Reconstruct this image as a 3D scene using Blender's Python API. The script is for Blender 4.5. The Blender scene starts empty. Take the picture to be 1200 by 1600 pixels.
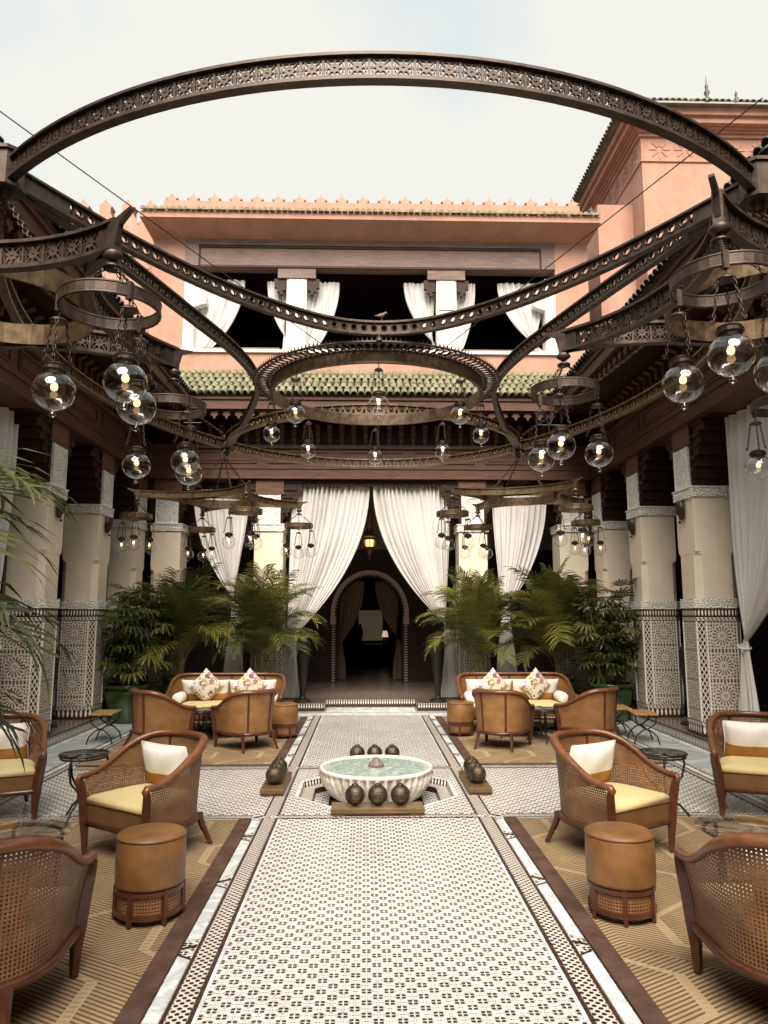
import bpy, math, random
from math import sin, cos, pi, radians, sqrt, atan2, hypot
from mathutils import Vector, Matrix
random.seed(7)
scene = bpy.context.scene
C = scene.collection

# ------------------------------------------------------------------ camera, sky, sun, exposure
cam_d = bpy.data.cameras.new('camera'); cam = bpy.data.objects.new('camera', cam_d); C.objects.link(cam)
cam_d.sensor_fit = 'HORIZONTAL'; cam_d.sensor_width = 36.0; cam_d.lens = 34.2
cam_d.clip_start = 0.05; cam_d.clip_end = 500
cam.location = (-0.11, 0.0, 1.60)
cam.rotation_euler = (radians(90 + 7.99), 0, radians(-1.49))
scene.camera = cam

SUN_EL, SUN_AZ = 49.0, 184.0     # degrees; the veiled sun stands high, behind the camera
world = bpy.data.worlds.new('World'); scene.world = world; world.use_nodes = True
wn, wl = world.node_tree.nodes, world.node_tree.links
wn.clear()
w_out = wn.new('ShaderNodeOutputWorld')
sky = wn.new('ShaderNodeTexSky'); sky.sky_type = 'NISHITA'; sky.sun_disc = False
sky.sun_elevation = radians(SUN_EL); sky.sun_rotation = radians(SUN_AZ); sky.dust_density = 3.0
bg_sky = wn.new('ShaderNodeBackground'); bg_sky.inputs['Strength'].default_value = 0.05
wl.new(sky.outputs[0], bg_sky.inputs['Color'])
tc = wn.new('ShaderNodeTexCoord')
cn = wn.new('ShaderNodeTexNoise'); cn.inputs['Scale'].default_value = 1.9; cn.inputs['Detail'].default_value = 5; cn.inputs['Roughness'].default_value = .5
wl.new(tc.outputs['Generated'], cn.inputs['Vector'])
cr = wn.new('ShaderNodeValToRGB')
cr.color_ramp.elements[0].position = .40; cr.color_ramp.elements[0].color = (.66, .79, .84, 1)
cr.color_ramp.elements[1].position = .57; cr.color_ramp.elements[1].color = (.945, .925, .84, 1)
wl.new(cn.outputs['Fac'], cr.inputs['Fac'])
bg_cl = wn.new('ShaderNodeBackground'); bg_cl.inputs['Strength'].default_value = 0.154
wl.new(cr.outputs['Color'], bg_cl.inputs['Color'])
mixw = wn.new('ShaderNodeMixShader'); mixw.inputs[0].default_value = 0.94
wl.new(bg_sky.outputs[0], mixw.inputs[1]); wl.new(bg_cl.outputs[0], mixw.inputs[2]); wl.new(mixw.outputs[0], w_out.inputs[0])

sun_d = bpy.data.lights.new('sun', 'SUN'); sun = bpy.data.objects.new('sun', sun_d); C.objects.link(sun)
sun_d.energy = 1.5; sun_d.angle = radians(46); sun_d.color = (1.0, .915, .79)
_d = Vector((sin(radians(SUN_AZ)) * cos(radians(SUN_EL)), cos(radians(SUN_AZ)) * cos(radians(SUN_EL)), sin(radians(SUN_EL))))
sun.rotation_euler = _d.to_track_quat('Z', 'Y').to_euler()

vs = scene.view_settings
vs.view_transform = 'Standard'; vs.look = 'None'; vs.exposure = 2.7; vs.gamma = 1.0; vs.use_curve_mapping = False
cy = scene.cycles
cy.max_bounces = 6; cy.diffuse_bounces = 3; cy.glossy_bounces = 3; cy.transmission_bounces = 4; cy.transparent_max_bounces = 24
cy.caustics_reflective = False; cy.caustics_refractive = False
cy.sample_clamp_indirect = 4.0
cy.use_denoising = True

# ------------------------------------------------------------------ helpers: meshes
class MB:
    def __init__(s): s.v = []; s.f = []; s.uv = []; s.mi = []; s.sm = []
    def add(s, vs_, fs_, uv=None, mi=0, smooth=False):
        o = len(s.v); s.v.extend([tuple(p) for p in vs_])
        for k, f in enumerate(fs_):
            s.f.append(tuple(i + o for i in f)); s.mi.append(mi); s.sm.append(smooth)
            s.uv.append([uv[i] for i in f] if uv else None)
        return s
    def box(s, x0, x1, y0, y1, z0, z1, mi=0):
        v = [(x0,y0,z0),(x1,y0,z0),(x1,y1,z0),(x0,y1,z0),(x0,y0,z1),(x1,y0,z1),(x1,y1,z1),(x0,y1,z1)]
        return s.add(v, [(3,2,1,0),(4,5,6,7),(0,1,5,4),(1,2,6,5),(2,3,7,6),(3,0,4,7)], mi=mi)
    def bbox(s, x0, x1, y0, y1, z0, z1, b=.01, mi=0):
        """box with bevelled vertical and top edges"""
        P = [(x0+b,y0),(x1-b,y0),(x1,y0+b),(x1,y1-b),(x1-b,y1),(x0+b,y1),(x0,y1-b),(x0,y0+b)]
        Q = [(min(max(x,x0+b),x1-b), min(max(y,y0+b),y1-b)) for x, y in P]
        v = [(x,y,z0) for x,y in P] + [(x,y,z1-b) for x,y in P] + [(x,y,z1) for x,y in Q]
        f = [tuple(range(7,-1,-1)), tuple(range(16,24))]
        for r in (0, 8):
            for i in range(8): f.append((r+i, r+(i+1)%8, r+8+(i+1)%8, r+8+i))
        return s.add(v, f, mi=mi)
    def prism(s, poly, z0, z1, mi=0, axis='z', smooth=False):
        n = len(poly)
        m = {'z': lambda a,b,c:(a,b,c), 'y': lambda a,b,c:(a,c,b), 'x': lambda a,b,c:(c,a,b)}[axis]
        v = [m(a,b,z0) for a,b in poly] + [m(a,b,z1) for a,b in poly]
        f = [tuple(range(n-1,-1,-1)), tuple(range(n,2*n))] + [(i,(i+1)%n,n+(i+1)%n,n+i) for i in range(n)]
        return s.add(v, f, mi=mi)
    def loft(s, rings, close=True, cap=True, mi=0, smooth=True, uvs=None):
        n = len(rings[0]); v = [p for r in rings for p in r]; f = []
        for k in range(len(rings)-1):
            for i in range(n if close else n-1):
                j = (i+1) % n
                f.append((k*n+i, k*n+j, (k+1)*n+j, (k+1)*n+i))
        s.add(v, f, mi=mi, smooth=smooth, uv=uvs)
        if cap and close:
            s.add(rings[0], [tuple(range(n-1,-1,-1))], mi=mi); s.add(rings[-1], [tuple(range(n))], mi=mi)
        return s
    def tube(s, pts, r, n=6, mi=0, closed=False, smooth=True, sq=1.0):
        pts = [Vector(p) for p in pts]; m = len(pts); rings = []
        up = Vector((0,0,1)); prev = None
        for i, p in enumerate(pts):
            if closed: t = pts[(i+1)%m] - pts[i-1]
            else: t = pts[min(i+1,m-1)] - pts[max(i-1,0)]
            t = t.normalized() if t.length > 1e-9 else Vector((0,0,1))
            if prev is None:
                a = up if abs(t.z) < .95 else Vector((1,0,0))
                nrm = (a - t * a.dot(t)).normalized()
            else:
                nrm = prev - t * prev.dot(t)
                nrm = nrm.normalized() if nrm.length > 1e-6 else prev
            prev = nrm; b = t.cross(nrm)
            rr = r[i] if isinstance(r, (list, tuple)) else r
            rings.append([p + nrm*(cos(2*pi*k/n)*rr*sq) + b*(sin(2*pi*k/n)*rr) for k in range(n)])
        if closed: rings.append(rings[0])
        return s.loft(rings, cap=not closed, mi=mi, smooth=smooth)
    def lathe(s, prof, n=24, c=(0,0,0), mi=0, smooth=True, flute=0, fa=0.0):
        rings = []
        for r, z in prof:
            rings.append([(c[0]+r*(1+fa*(abs(cos(flute*pi*k/n))-.6 if flute else 0))*cos(2*pi*k/n), c[1]+r*(1+fa*(abs(cos(flute*pi*k/n))-.6 if flute else 0))*sin(2*pi*k/n), c[2]+z) for k in range(n)])
        return s.loft(rings, mi=mi, smooth=smooth)
    def grid(s, fn, nu, nv, mi=0, smooth=True, uvf=None):
        v = []; uv = []
        for j in range(nv+1):
            for i in range(nu+1):
                v.append(fn(i/nu, j/nv)); uv.append(uvf(i/nu, j/nv) if uvf else (i/nu, j/nv))
        f = [(j*(nu+1)+i, j*(nu+1)+i+1, (j+1)*(nu+1)+i+1, (j+1)*(nu+1)+i) for j in range(nv) for i in range(nu)]
        return s.add(v, f, uv=uv, mi=mi, smooth=smooth)
    def ribbon(s, pts, w0, w1, z0, z1, mi=0, closed=False):
        """box section swept along a plan curve; w0..w1 = offsets along the left normal"""
        pts = [p for i, p in enumerate(pts) if i == 0 or hypot(p[0]-pts[i-1][0], p[1]-pts[i-1][1]) > 1e-6]
        rings = []; m = len(pts)
        for i, p in enumerate(pts):
            if closed: a, b = pts[i-1], pts[(i+1)%m]
            else: a, b = pts[max(i-1,0)], pts[min(i+1,m-1)]
            d = hypot(b[0]-a[0], b[1]-a[1]); nx, ny = -(b[1]-a[1])/d, (b[0]-a[0])/d
            rings.append([(p[0]+nx*w0,p[1]+ny*w0,z0),(p[0]+nx*w1,p[1]+ny*w1,z0),(p[0]+nx*w1,p[1]+ny*w1,z1),(p[0]+nx*w0,p[1]+ny*w0,z1)])
        if closed: rings.append(rings[0])
        return s.loft(rings, cap=not closed, mi=mi, smooth=False)
    def mesh(s, name, mats):
        me = bpy.data.meshes.new(name); me.from_pydata(s.v, [], s.f)
        if not isinstance(mats, (list, tuple)): mats = [mats]
        for m in mats: me.materials.append(m)
        me.polygons.foreach_set('material_index', s.mi); me.polygons.foreach_set('use_smooth', s.sm)
        if any(u is not None for u in s.uv):
            ul = me.uv_layers.new(name='UVMap'); flat = []
            for f, u in zip(s.f, s.uv):
                for k in range(len(f)): flat.extend(u[k] if u else (0.0, 0.0))
            ul.data.foreach_set('uv', flat)
        me.update(); return me
    def build(s, name, mats, parent=None, loc=(0,0,0), rot=(0,0,0)):
        return put(name, s.mesh(name, mats), parent, loc, rot)

def put(name, me, parent=None, loc=(0,0,0), rot=(0,0,0), scale=None):
    o = bpy.data.objects.new(name, me); C.objects.link(o)
    o.location = loc; o.rotation_euler = rot
    if scale: o.scale = scale
    if parent: o.parent = parent
    return o
def tag(o, label=None, cat=None, group=None, kind=None):
    if label: o['label'] = label
    if cat: o['category'] = cat
    if group: o['group'] = group
    if kind: o['kind'] = kind
    return o
def thing(name, label, cat, loc=(0,0,0), rz=0.0, group=None):
    o = bpy.data.objects.new(name, None); C.objects.link(o); o.location = loc; o.rotation_euler = (0,0,rz); o.empty_display_size = .1
    return tag(o, label, cat, group)
def copy_tree(o, parent=None):
    c = o.copy(); C.objects.link(c); c.parent = parent
    for ch in list(o.children): copy_tree(ch, c)
    return c
def smooth01(a, b, x):
    t = min(1, max(0, (x-a)/(b-a))); return t*t*(3-2*t)
def lerp(a, b, t): return a + (b-a)*t
def vlerp(a, b, t): return tuple(a[i] + (b[i]-a[i])*t for i in range(3))

# ------------------------------------------------------------------ helpers: materials
class X:
    """tiny expression wrapper over Math nodes"""
    def __init__(s, nt, sock): s.nt = nt; s.k = sock
    def _m(s, op, *a, clamp=False):
        n = s.nt.nodes.new('ShaderNodeMath'); n.operation = op; n.use_clamp = clamp
        for i, v in enumerate((s,)+a):
            if isinstance(v, X): s.nt.links.new(v.k, n.inputs[i])
            else: n.inputs[i].default_value = v
        return X(s.nt, n.outputs[0])
    def __add__(s, o): return s._m('ADD', o)
    def __sub__(s, o): return s._m('SUBTRACT', o)
    def __rsub__(s, o): return s._m('MULTIPLY', -1.0)._m('ADD', o)
    def __mul__(s, o): return s._m('MULTIPLY', o)
    def __truediv__(s, o): return s._m('DIVIDE', o)
    __radd__ = __add__; __rmul__ = __mul__
    def fract(s): return s._m('FRACT')
    def floor(s): return s._m('FLOOR')
    def abs(s): return s._m('ABSOLUTE')
    def lt(s, o): return s._m('LESS_THAN', o)
    def gt(s, o): return s._m('GREATER_THAN', o)
    def max(s, o): return s._m('MAXIMUM', o)
    def min(s, o): return s._m('MINIMUM', o)
    def sin(s): return s._m('SINE')
    def cos(s): return s._m('COSINE')
    def sqrt(s): return s._m('SQRT')
    def atan2(s, o): return s._m('ARCTAN2', o)
    def ping(s, o): return s._m('PINGPONG', o)
    def step(s, a, b):
        n = s.nt.nodes.new('ShaderNodeMapRange'); n.interpolation_type = 'SMOOTHSTEP'
        s.nt.links.new(s.k, n.inputs['Value']); n.inputs['From Min'].default_value = a; n.inputs['From Max'].default_value = b
        return X(s.nt, n.outputs['Result'])

class Mat:
    def __init__(s, name, base=(.5,.5,.5), rough=.6, metal=0.0, spec=.5):
        s.m = bpy.data.materials.new(name); s.m.use_nodes = True
        s.nt = s.m.node_tree; s.n = s.nt.nodes; s.l = s.nt.links
        s.b = s.n['Principled BSDF']; s.out = s.n['Material Output']
        s.b.inputs['Base Color'].default_value = (*base, 1); s.b.inputs['Roughness'].default_value = rough
        s.b.inputs['Metallic'].default_value = metal; s.b.inputs['Specular IOR Level'].default_value = spec
        s.base = base; s._c = {}
    def coord(s, kind='Object'):
        if kind not in s._c:
            if kind == 'Position': s._c[kind] = s.n.new('ShaderNodeNewGeometry').outputs['Position']
            else: s._c[kind] = s.n.new('ShaderNodeTexCoord').outputs[kind]
        return s._c[kind]
    def xyz(s, kind='Object'):
        n = s.n.new('ShaderNodeSeparateXYZ'); s.l.new(s.coord(kind), n.inputs[0]); return [X(s.nt, n.outputs[i]) for i in range(3)]
    def mapped(s, kind, scale):
        n = s.n.new('ShaderNodeMapping'); s.l.new(s.coord(kind), n.inputs[0]); n.inputs['Scale'].default_value = scale; return n.outputs[0]
    def noise(s, scale, detail=4, rough=.55, kind='Object', stretch=None, dist=0.0):
        n = s.n.new('ShaderNodeTexNoise'); n.inputs['Scale'].default_value = scale; n.inputs['Detail'].default_value = detail
        n.inputs['Roughness'].default_value = rough; n.inputs['Distortion'].default_value = dist
        s.l.new(s.mapped(kind, stretch) if stretch else s.coord(kind), n.inputs['Vector']); return X(s.nt, n.outputs['Fac'])
    def voro(s, scale, kind='Object', feature='F1', out='Distance', stretch=None):
        n = s.n.new('ShaderNodeTexVoronoi'); n.feature = feature; n.inputs['Scale'].default_value = scale
        s.l.new(s.mapped(kind, stretch) if stretch else s.coord(kind), n.inputs['Vector']); return X(s.nt, n.outputs[out])
    def wave(s, scale, dist=2, detail=3, kind='Object', stretch=None, rings=False):
        n = s.n.new('ShaderNodeTexWave'); n.inputs['Scale'].default_value = scale; n.inputs['Distortion'].default_value = dist; n.inputs['Detail'].default_value = detail
        if rings: n.wave_type = 'RINGS'
        s.l.new(s.mapped(kind, stretch) if stretch else s.coord(kind), n.inputs['Vector']); return X(s.nt, n.outputs['Fac'])
    def mix(s, fac, a, b):
        n = s.n.new('ShaderNodeMix'); n.data_type = 'RGBA'
        if isinstance(fac, X): s.l.new(fac.k, n.inputs[0])
        else: n.inputs[0].default_value = fac
        for v, k in ((a, 6), (b, 7)):
            if isinstance(v, X): s.l.new(v.k, n.inputs[k])
            else: n.inputs[k].default_value = (*v, 1)
        return X(s.nt, n.outputs[2])
    def color(s, x): s.l.new(x.k, s.b.inputs['Base Color']); return s
    def rough(s, x): s.l.new(x.k, s.b.inputs['Roughness']); return s
    def bump(s, x, strength=.3, dist=.01):
        n = s.n.new('ShaderNodeBump'); n.inputs['Strength'].default_value = strength; n.inputs['Distance'].default_value = dist
        s.l.new(x.k, n.inputs['Height']); s.l.new(n.outputs[0], s.b.inputs['Normal']); return s
    def holes(s, x):
        """x = 1 where the sheet is cut away"""
        t = s.n.new('ShaderNodeBsdfTransparent'); mx = s.n.new('ShaderNodeMixShader')
        s.l.new(x.k, mx.inputs[0]); s.l.new(s.b.outputs[0], mx.inputs[1]); s.l.new(t.outputs[0], mx.inputs[2]); s.l.new(mx.outputs[0], s.out.inputs[0]); return s

def c_mul(c, k): return tuple(min(1, v*k) for v in c)
def plain(name, base, rough=.6, metal=0, var=.25, scale=8, bump=.15, spec=.5, kind='Object', stretch=None):
    M = Mat(name, base, rough, metal, spec)
    n1 = M.noise(scale, 5, .6, kind, stretch)
    M.color(M.mix(n1.step(.3, .72), c_mul(base, 1-var), c_mul(base, 1+var)))
    if bump: M.bump(M.noise(scale*9, 4, .6, kind, stretch), bump, .004)
    M.rough(n1*.25 + (rough-.12))
    return M.m

M = {}
# --- metals
M['iron'] = plain('bronze_brown_metal', (.066,.045,.034), .46, .5, .35, 14, .25)
M['brass'] = plain('aged_brass_metal', (.115,.074,.037), .44, .6, .4, 16, .25)
M['black_iron'] = plain('wrought_black_iron', (.022,.018,.017), .5, .3, .3, 20, .2)
M['cap'] = plain('dark_lantern_cap_metal', (.05,.033,.024), .4, .7, .3, 30, .2)
# --- wood
def wood(name, base, rough=.5, st=(14,14,1.2), bump=.2, var=.4, spec=.22):
    m = Mat(name, base, rough, spec=spec); g = m.noise(3.0, 6, .65, 'Object', st, .4); f = m.noise(1.3, 3)
    m.color(m.mix((g*.7+f*.3).step(.28,.74), c_mul(base,1-var), c_mul(base,1+var*.8))); m.bump(g, bump, .004); return m.m
M['dark_wood'] = wood('dark_stained_cedar', (.030,.011,.007), .5, (9,9,9))
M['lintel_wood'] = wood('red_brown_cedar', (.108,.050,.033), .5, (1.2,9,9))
M['side_wood'] = wood('shaded_brown_cedar', (.072,.032,.020), .5, (1.2,9,9))  # darker copy of the lintel cedar, side eave shade put into its colour
M['grey_wood'] = wood('weathered_brown_wood', (.20,.135,.115), .6, (1.0,10,12))
M['chair_wood'] = wood('warm_varnished_beech', (.155,.057,.024), .28, (7,7,7), .06, .4, .5)
M['dark_chair_wood'] = wood('dark_varnished_beech', (.070,.023,.011), .28, (7,7,7), .06, .4, .5)
M['plank_wood'] = wood('pale_teak', (.36,.20,.085), .5, (12,2,2))
M['base_wood'] = wood('polished_dark_plinth_wood', (.13,.078,.035), .28, (2,8,8), .05)
# --- plaster, stucco, stone
def plaster(name, base, var=.10):
    m = Mat(name, base, .85, spec=.2); a = m.noise(1.1, 7, .66); b = m.noise(.7, 6, .72, 'Object', (4,4,.3)); d = m.noise(45, 4); e_ = m.noise(7, 5, .7)
    f = (a*.42+b*.38+e_*.20).step(.34,.66)
    m.color(m.mix(f, c_mul(base,1-var), c_mul(base,1+var*.7))); m.bump(d*.5+a*.5, .22, .01); return m.m
M['salmon'] = plaster('salmon_pink_plaster', (.425,.238,.178), .22)
M['cream'] = plaster('cream_tadelakt_plaster', (.68,.59,.45), .12)
M['white_plaster'] = plaster('white_plaster', (.70,.67,.615), .07)
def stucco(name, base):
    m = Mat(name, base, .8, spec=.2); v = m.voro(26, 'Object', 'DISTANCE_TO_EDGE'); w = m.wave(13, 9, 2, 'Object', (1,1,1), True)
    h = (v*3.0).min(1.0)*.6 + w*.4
    m.bump(h, .95, .02); m.color(m.mix(h.step(.1,.5), c_mul(base,.52), base)); return m.m  # relief shadow put into the groove colour, on top of the bump
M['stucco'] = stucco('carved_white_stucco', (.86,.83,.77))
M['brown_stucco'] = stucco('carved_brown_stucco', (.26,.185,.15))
def marble(name, base, vein, rough=.18, sc=2.2):
    m = Mat(name, base, rough); a = m.noise(sc, 8, .62, 'Object', None, 1.6); b = m.noise(sc*2.3, 6, .7, 'Object', None, .8)
    r = (a-.5).abs()*9.0
    m.color(m.mix(r.step(0,1.0)*.75 + b.step(.2,.6)*.25, vein, base)); m.rough(b*.25+(rough-.05)); return m.m
M['marble'] = marble('white_veined_marble', (.74,.75,.74), (.40,.44,.48))
M['grey_marble'] = marble('blue_grey_marble', (.58,.61,.60), (.36,.40,.41), .10, 1.4)
M['bowl_marble'] = marble('cream_veined_marble', (.80,.765,.69), (.50,.43,.37), .3, 2.4)
# --- fountain water
def water():
    m = Mat('green_fountain_water', (.30,.42,.37), .04); a = m.noise(6, 7, .65, 'Object', None, 2.2)
    m.color(m.mix((a-.5).abs().step(0,.11), (.27,.33,.30), (.50,.58,.53))); m.bump(m.noise(26,2), .06, .01); return m.m
M['water'] = water()
# --- mosaic floor: groups of four dark squares in a lattice of pale lozenges
def mosaic(name, dark, grey, white, kx=.097, ky=.094, rough=.25):
    m = Mat(name, white, rough); x, y, z = m.xyz('Position')
    out = None; gr = None
    for ox, oy in ((0,0),(.5,.5)):
        a = ((x/kx+ox).fract()-.5).abs()*kx; b = ((y/ky+oy).fract()-.5).abs()*ky
        four = ((a-.0115).abs()*.95).max((b-.0105).abs()).lt(.0079)
        one = ((a-kx*.5).abs()*.9+b).lt(.0098)
        dmd = a/(kx*.5)+b/(ky*.5)
        inn = dmd.lt(1.0)
        d = (four.max(one)*inn)
        g = dmd.gt(.22)*dmd.lt(.86)
        out = d if out is None else out.max(d); gr = g if gr is None else gr.max(g)
    n = m.noise(1.6, 7, .68, 'Position'); n2 = m.voro(24, 'Position', out='Color')
    wcol = m.mix(n.step(.32,.66), c_mul(white,.82), white); gcol = m.mix(n2, c_mul(grey,.78), c_mul(grey,1.2))
    dcol = m.mix(n2, c_mul(dark,.6), c_mul(dark,2.0))
    m.color(m.mix(out, m.mix(gr, wcol, gcol), dcol)); m.rough(n*.2+.14); m.bump(gr*.3+out*.3+n2*.4, .08, .003); return m.m
M['mosaic'] = mosaic('black_grey_white_floor_mosaic', (.020,.015,.013), (.49,.465,.43), (.81,.785,.73))
M['plinth_mosaic'] = mosaic('brown_gallery_floor_mosaic', (.025,.015,.012), (.15,.11,.09), (.31,.25,.21))
# --- strips: dark line, checker band, triangle fill, steps
def checker(name, dark, white, k=.042, axis=(0,1)):
    m = Mat(name, white, .3); c = m.xyz('Position'); a = c[axis[0]]/k; b = c[axis[1]]/k
    p1 = (a.fract()-.5); q1 = (b.fract()-.5); p2 = ((a+.5).fract()-.5); q2 = ((b+.5).fract()-.5)
    d = (p1*p1+q1*q1).min(p2*p2+q2*q2)
    n = m.noise(14, 3, .5, 'Position')
    m.color(m.mix(d.lt(.068), m.mix(n.step(.3,.7), c_mul(white,.85), white), dark)); return m.m
M['checker'] = checker('dark_lozenge_border_mosaic', (.026,.014,.011), (.66,.60,.53))
M['dark_tile'] = plain('dark_brown_tile', (.045,.019,.013), .3, 0, .4, 30, .1)
def teeth(name, k=.05, split=.5, rev=False):
    """vertical tile teeth along u, in UV metres"""
    m = Mat(name, (.7,.65,.58), .35); u, v, w = m.xyz('UV')
    f = ((u/k).fract()-.5).abs(); n = m.noise(30, 3)
    t = (v*v*0+ (v-.5).abs())  # 0 centre .. .5 edge
    d = f.lt(.30-t*.34)
    a, b = (.68,.62,.54), (.03,.017,.013)
    m.color(m.mix(d, m.mix(n, c_mul(b,.7), c_mul(b,1.5)), a)); return m.m
M['teeth'] = teeth('black_white_teeth_tile', .062)
M['teeth_small'] = teeth('small_black_white_teeth_tile', .042)
def rope(name):
    m = Mat(name, (.6,.55,.48), .35); u, v, w = m.xyz('UV'); d = ((u/.05+v*.8).fract()).lt(.45)*((v-.5).abs().lt(.3)); e = (v-.5).abs().gt(.38)
    m.color(m.mix(d.max(e), (.62,.56,.48), (.05,.035,.028))); return m.m
M['rope'] = rope('twisted_band_tile')
# --- zellige of the column dados: rows of sixteen-petal stars
def zellige(name, pitch=.36, lat=False):
    m = Mat(name, (.6,.55,.47), .32); u, v, w = m.xyz('UV'); n = m.noise(60, 2); cell = m.voro(70, out='Color')
    white = m.mix(n.step(.3,.7), (.50,.445,.375), (.60,.54,.465)); dark = m.mix(cell, (.018,.012,.010), (.07,.042,.03))
    if lat:
        a = u/.052+v/.088; b = u/.052-v/.088
        d = ((a.fract()-.5).abs().max((b.fract()-.5).abs())).lt(.385)
        m.color(m.mix(d, (.66,.60,.52), dark)); return m.m
    fv = ((v/pitch).fract()-.5)*pitch; r = (u*u+fv*fv).sqrt(); th = fv.atan2(u)
    pet = (th*8.0).cos().abs()
    d1 = r.gt(.052)*r.lt(.118)*pet.lt(.60-0.0)
    d1 = r.gt(.050)*r.lt(.120)*((th*8.0).sin().abs().gt(.80-.0))
    core = (r.lt(.030)*((u*230.0).sin()*(fv*230.0).sin()).gt(.1))
    ring2 = ((r-.142).abs()).lt(.0085)*((th*8.0).cos().abs().gt(.80))
    p1 = ((u*105.0).cos()*(fv*105.0).cos()).gt(.60); q = ((u+fv)*74.0).cos()*((u-fv)*74.0).cos()
    field = r.gt(.152)*(q.gt(.26))
    big = r.gt(.158)*(((u*u*0+u)*37.5).cos().abs()*((fv*37.5).cos().abs())).lt(.10)*p1
    d = d1.max(core).max(ring2).max(field).max(big)
    m.color(m.mix(d, white, dark)); m.bump(d*-.3+n*.1, .12, .002); return m.m
M['zellige'] = zellige('star_zellige_tile'); M['lattice'] = zellige('lozenge_lattice_tile', lat=True)
# --- rugs
def rug():
    m = Mat('tan_woven_rug', (.34,.245,.14), .95, spec=.1); x, y, z = m.xyz('Object')
    zig = ((y/.62).ping(1.0)*.52-.13).max(0.0).min(.26)          # stepped zigzag
    t = ((x+zig*1.5)/.52).fract(); dd = (t-.5).abs()*.52          # metres from a band centre
    line = dd.lt(.026)*dd.gt(.016)
    bandin = dd.lt(.016)
    beads = ((y/.036).fract().lt(.5))*bandin
    cell = ((x+zig*1.5)/.52).floor()
    par = (cell*.5).fract().gt(.25)
    s1 = ((x*.50+y*.86)/.026).fract(); s2 = ((x*-.50+y*.86)/.026).fract()
    st = s1*par + s2*(1-par)
    stripe = (st-.5).abs().lt(.21)
    n = m.noise(3.0, 4); fine = m.noise(160, 3)
    tan = m.mix(n.step(.3,.7), (.26,.18,.10), (.36,.25,.145)); dk = m.mix(n, (.085,.052,.03), (.13,.084,.048)); pale = (.35,.26,.16)
    body = m.mix(stripe, tan, dk)
    col = m.mix(line.max(beads), m.mix(bandin, body, tan), pale)
    m.color(col); m.bump(fine*.6+stripe*-.5+line*.4, .5, .006); return m.m
M['rug'] = rug()
M['rug_border'] = plain('dark_brown_rug_border', (.085,.048,.035), .95, 0, .3, 6, .5, .1)
# --- cane
def cane(name, c0, c1, k=.0125, hole=.185):
    m = Mat(name, c0, .5); u, v, w = m.xyz('UV'); a = ((u/k).fract()-.5); b = ((v/k).fract()-.5)
    r = a.abs().max(b.abs()); r = r.max((a.abs()+b.abs())*.72); n = m.noise(9, 3)
    m.color(m.mix(r.lt(.30), m.mix(n.step(.3,.7), c0, c1), c_mul(c0,.45))); m.holes(r.lt(hole)); m.bump(r, .5, .003); return m.m
M['cane'] = cane('woven_cane', (.15,.066,.023), (.235,.108,.040), .0165)
M['fine_cane'] = cane('fine_woven_cane', (.23,.105,.036), (.32,.155,.055), .010, .10)
M['leather'] = plain('tan_leather', (.175,.080,.026), .42, 0, .26, 6, .3)
M['leather_dark'] = plain('olive_brown_leather', (.125,.060,.019), .45, 0, .2, 5, .12)
def fabric(name, base, var=.08, sc=90):
    m = Mat(name, base, .9, spec=.15); n = m.noise(3,4); f = m.noise(sc, 2, .6)
    m.color(m.mix(n.step(.3,.7), c_mul(base,1-var), c_mul(base,1+var))); m.bump(f*.4+n*.6, .35, .006); return m.m
M['seat_fabric'] = fabric('pale_yellow_upholstery', (.56,.45,.23))
M['white_fabric'] = fabric('white_cushion_cloth', (.74,.70,.64))
M['mustard'] = fabric('mustard_cushion_cloth', (.42,.215,.055))
def floral():
    m = Mat('floral_cushion_cloth', (.7,.66,.58), .9, spec=.15); v = m.voro(15); c = m.voro(15, out='Color'); n = m.noise(26,4)
    sp = n.step(.44,.50)*v.lt(.62)
    sepc = m.n.new('ShaderNodeSeparateColor'); m.l.new(c.k, sepc.inputs[0]); r_ = X(m.nt, sepc.outputs[0])
    col = m.mix(r_.gt(.5), m.mix(r_.gt(.25), (.20,.12,.16), (.45,.33,.10)), m.mix(r_.gt(.75), (.42,.20,.22), (.30,.22,.30)))
    m.color(m.mix(sp, (.72,.67,.59), col)); return m.m
M['floral'] = floral()
def drape(name, base, tl=.35):
    m = Mat(name, base, .85, spec=.1); n = m.noise(120,2); n2 = m.noise(2.5,4)
    m.color(m.mix(n2.step(.3,.7), c_mul(base,.93), base)); m.bump(n, .1, .002)
    t = m.n.new('ShaderNodeBsdfTranslucent'); t.inputs[0].default_value = (*base,1); mx = m.n.new('ShaderNodeMixShader'); mx.inputs[0].default_value = tl
    m.l.new(m.b.outputs[0], mx.inputs[1]); m.l.new(t.outputs[0], mx.inputs[2]); m.l.new(mx.outputs[0], m.out.inputs[0]); return m.m
M['drape'] = drape('white_sheer_curtain_cloth', (.83,.80,.77), .3)
M['brown_drape'] = drape('brown_striped_curtain_cloth', (.20,.145,.115), .1)
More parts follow.
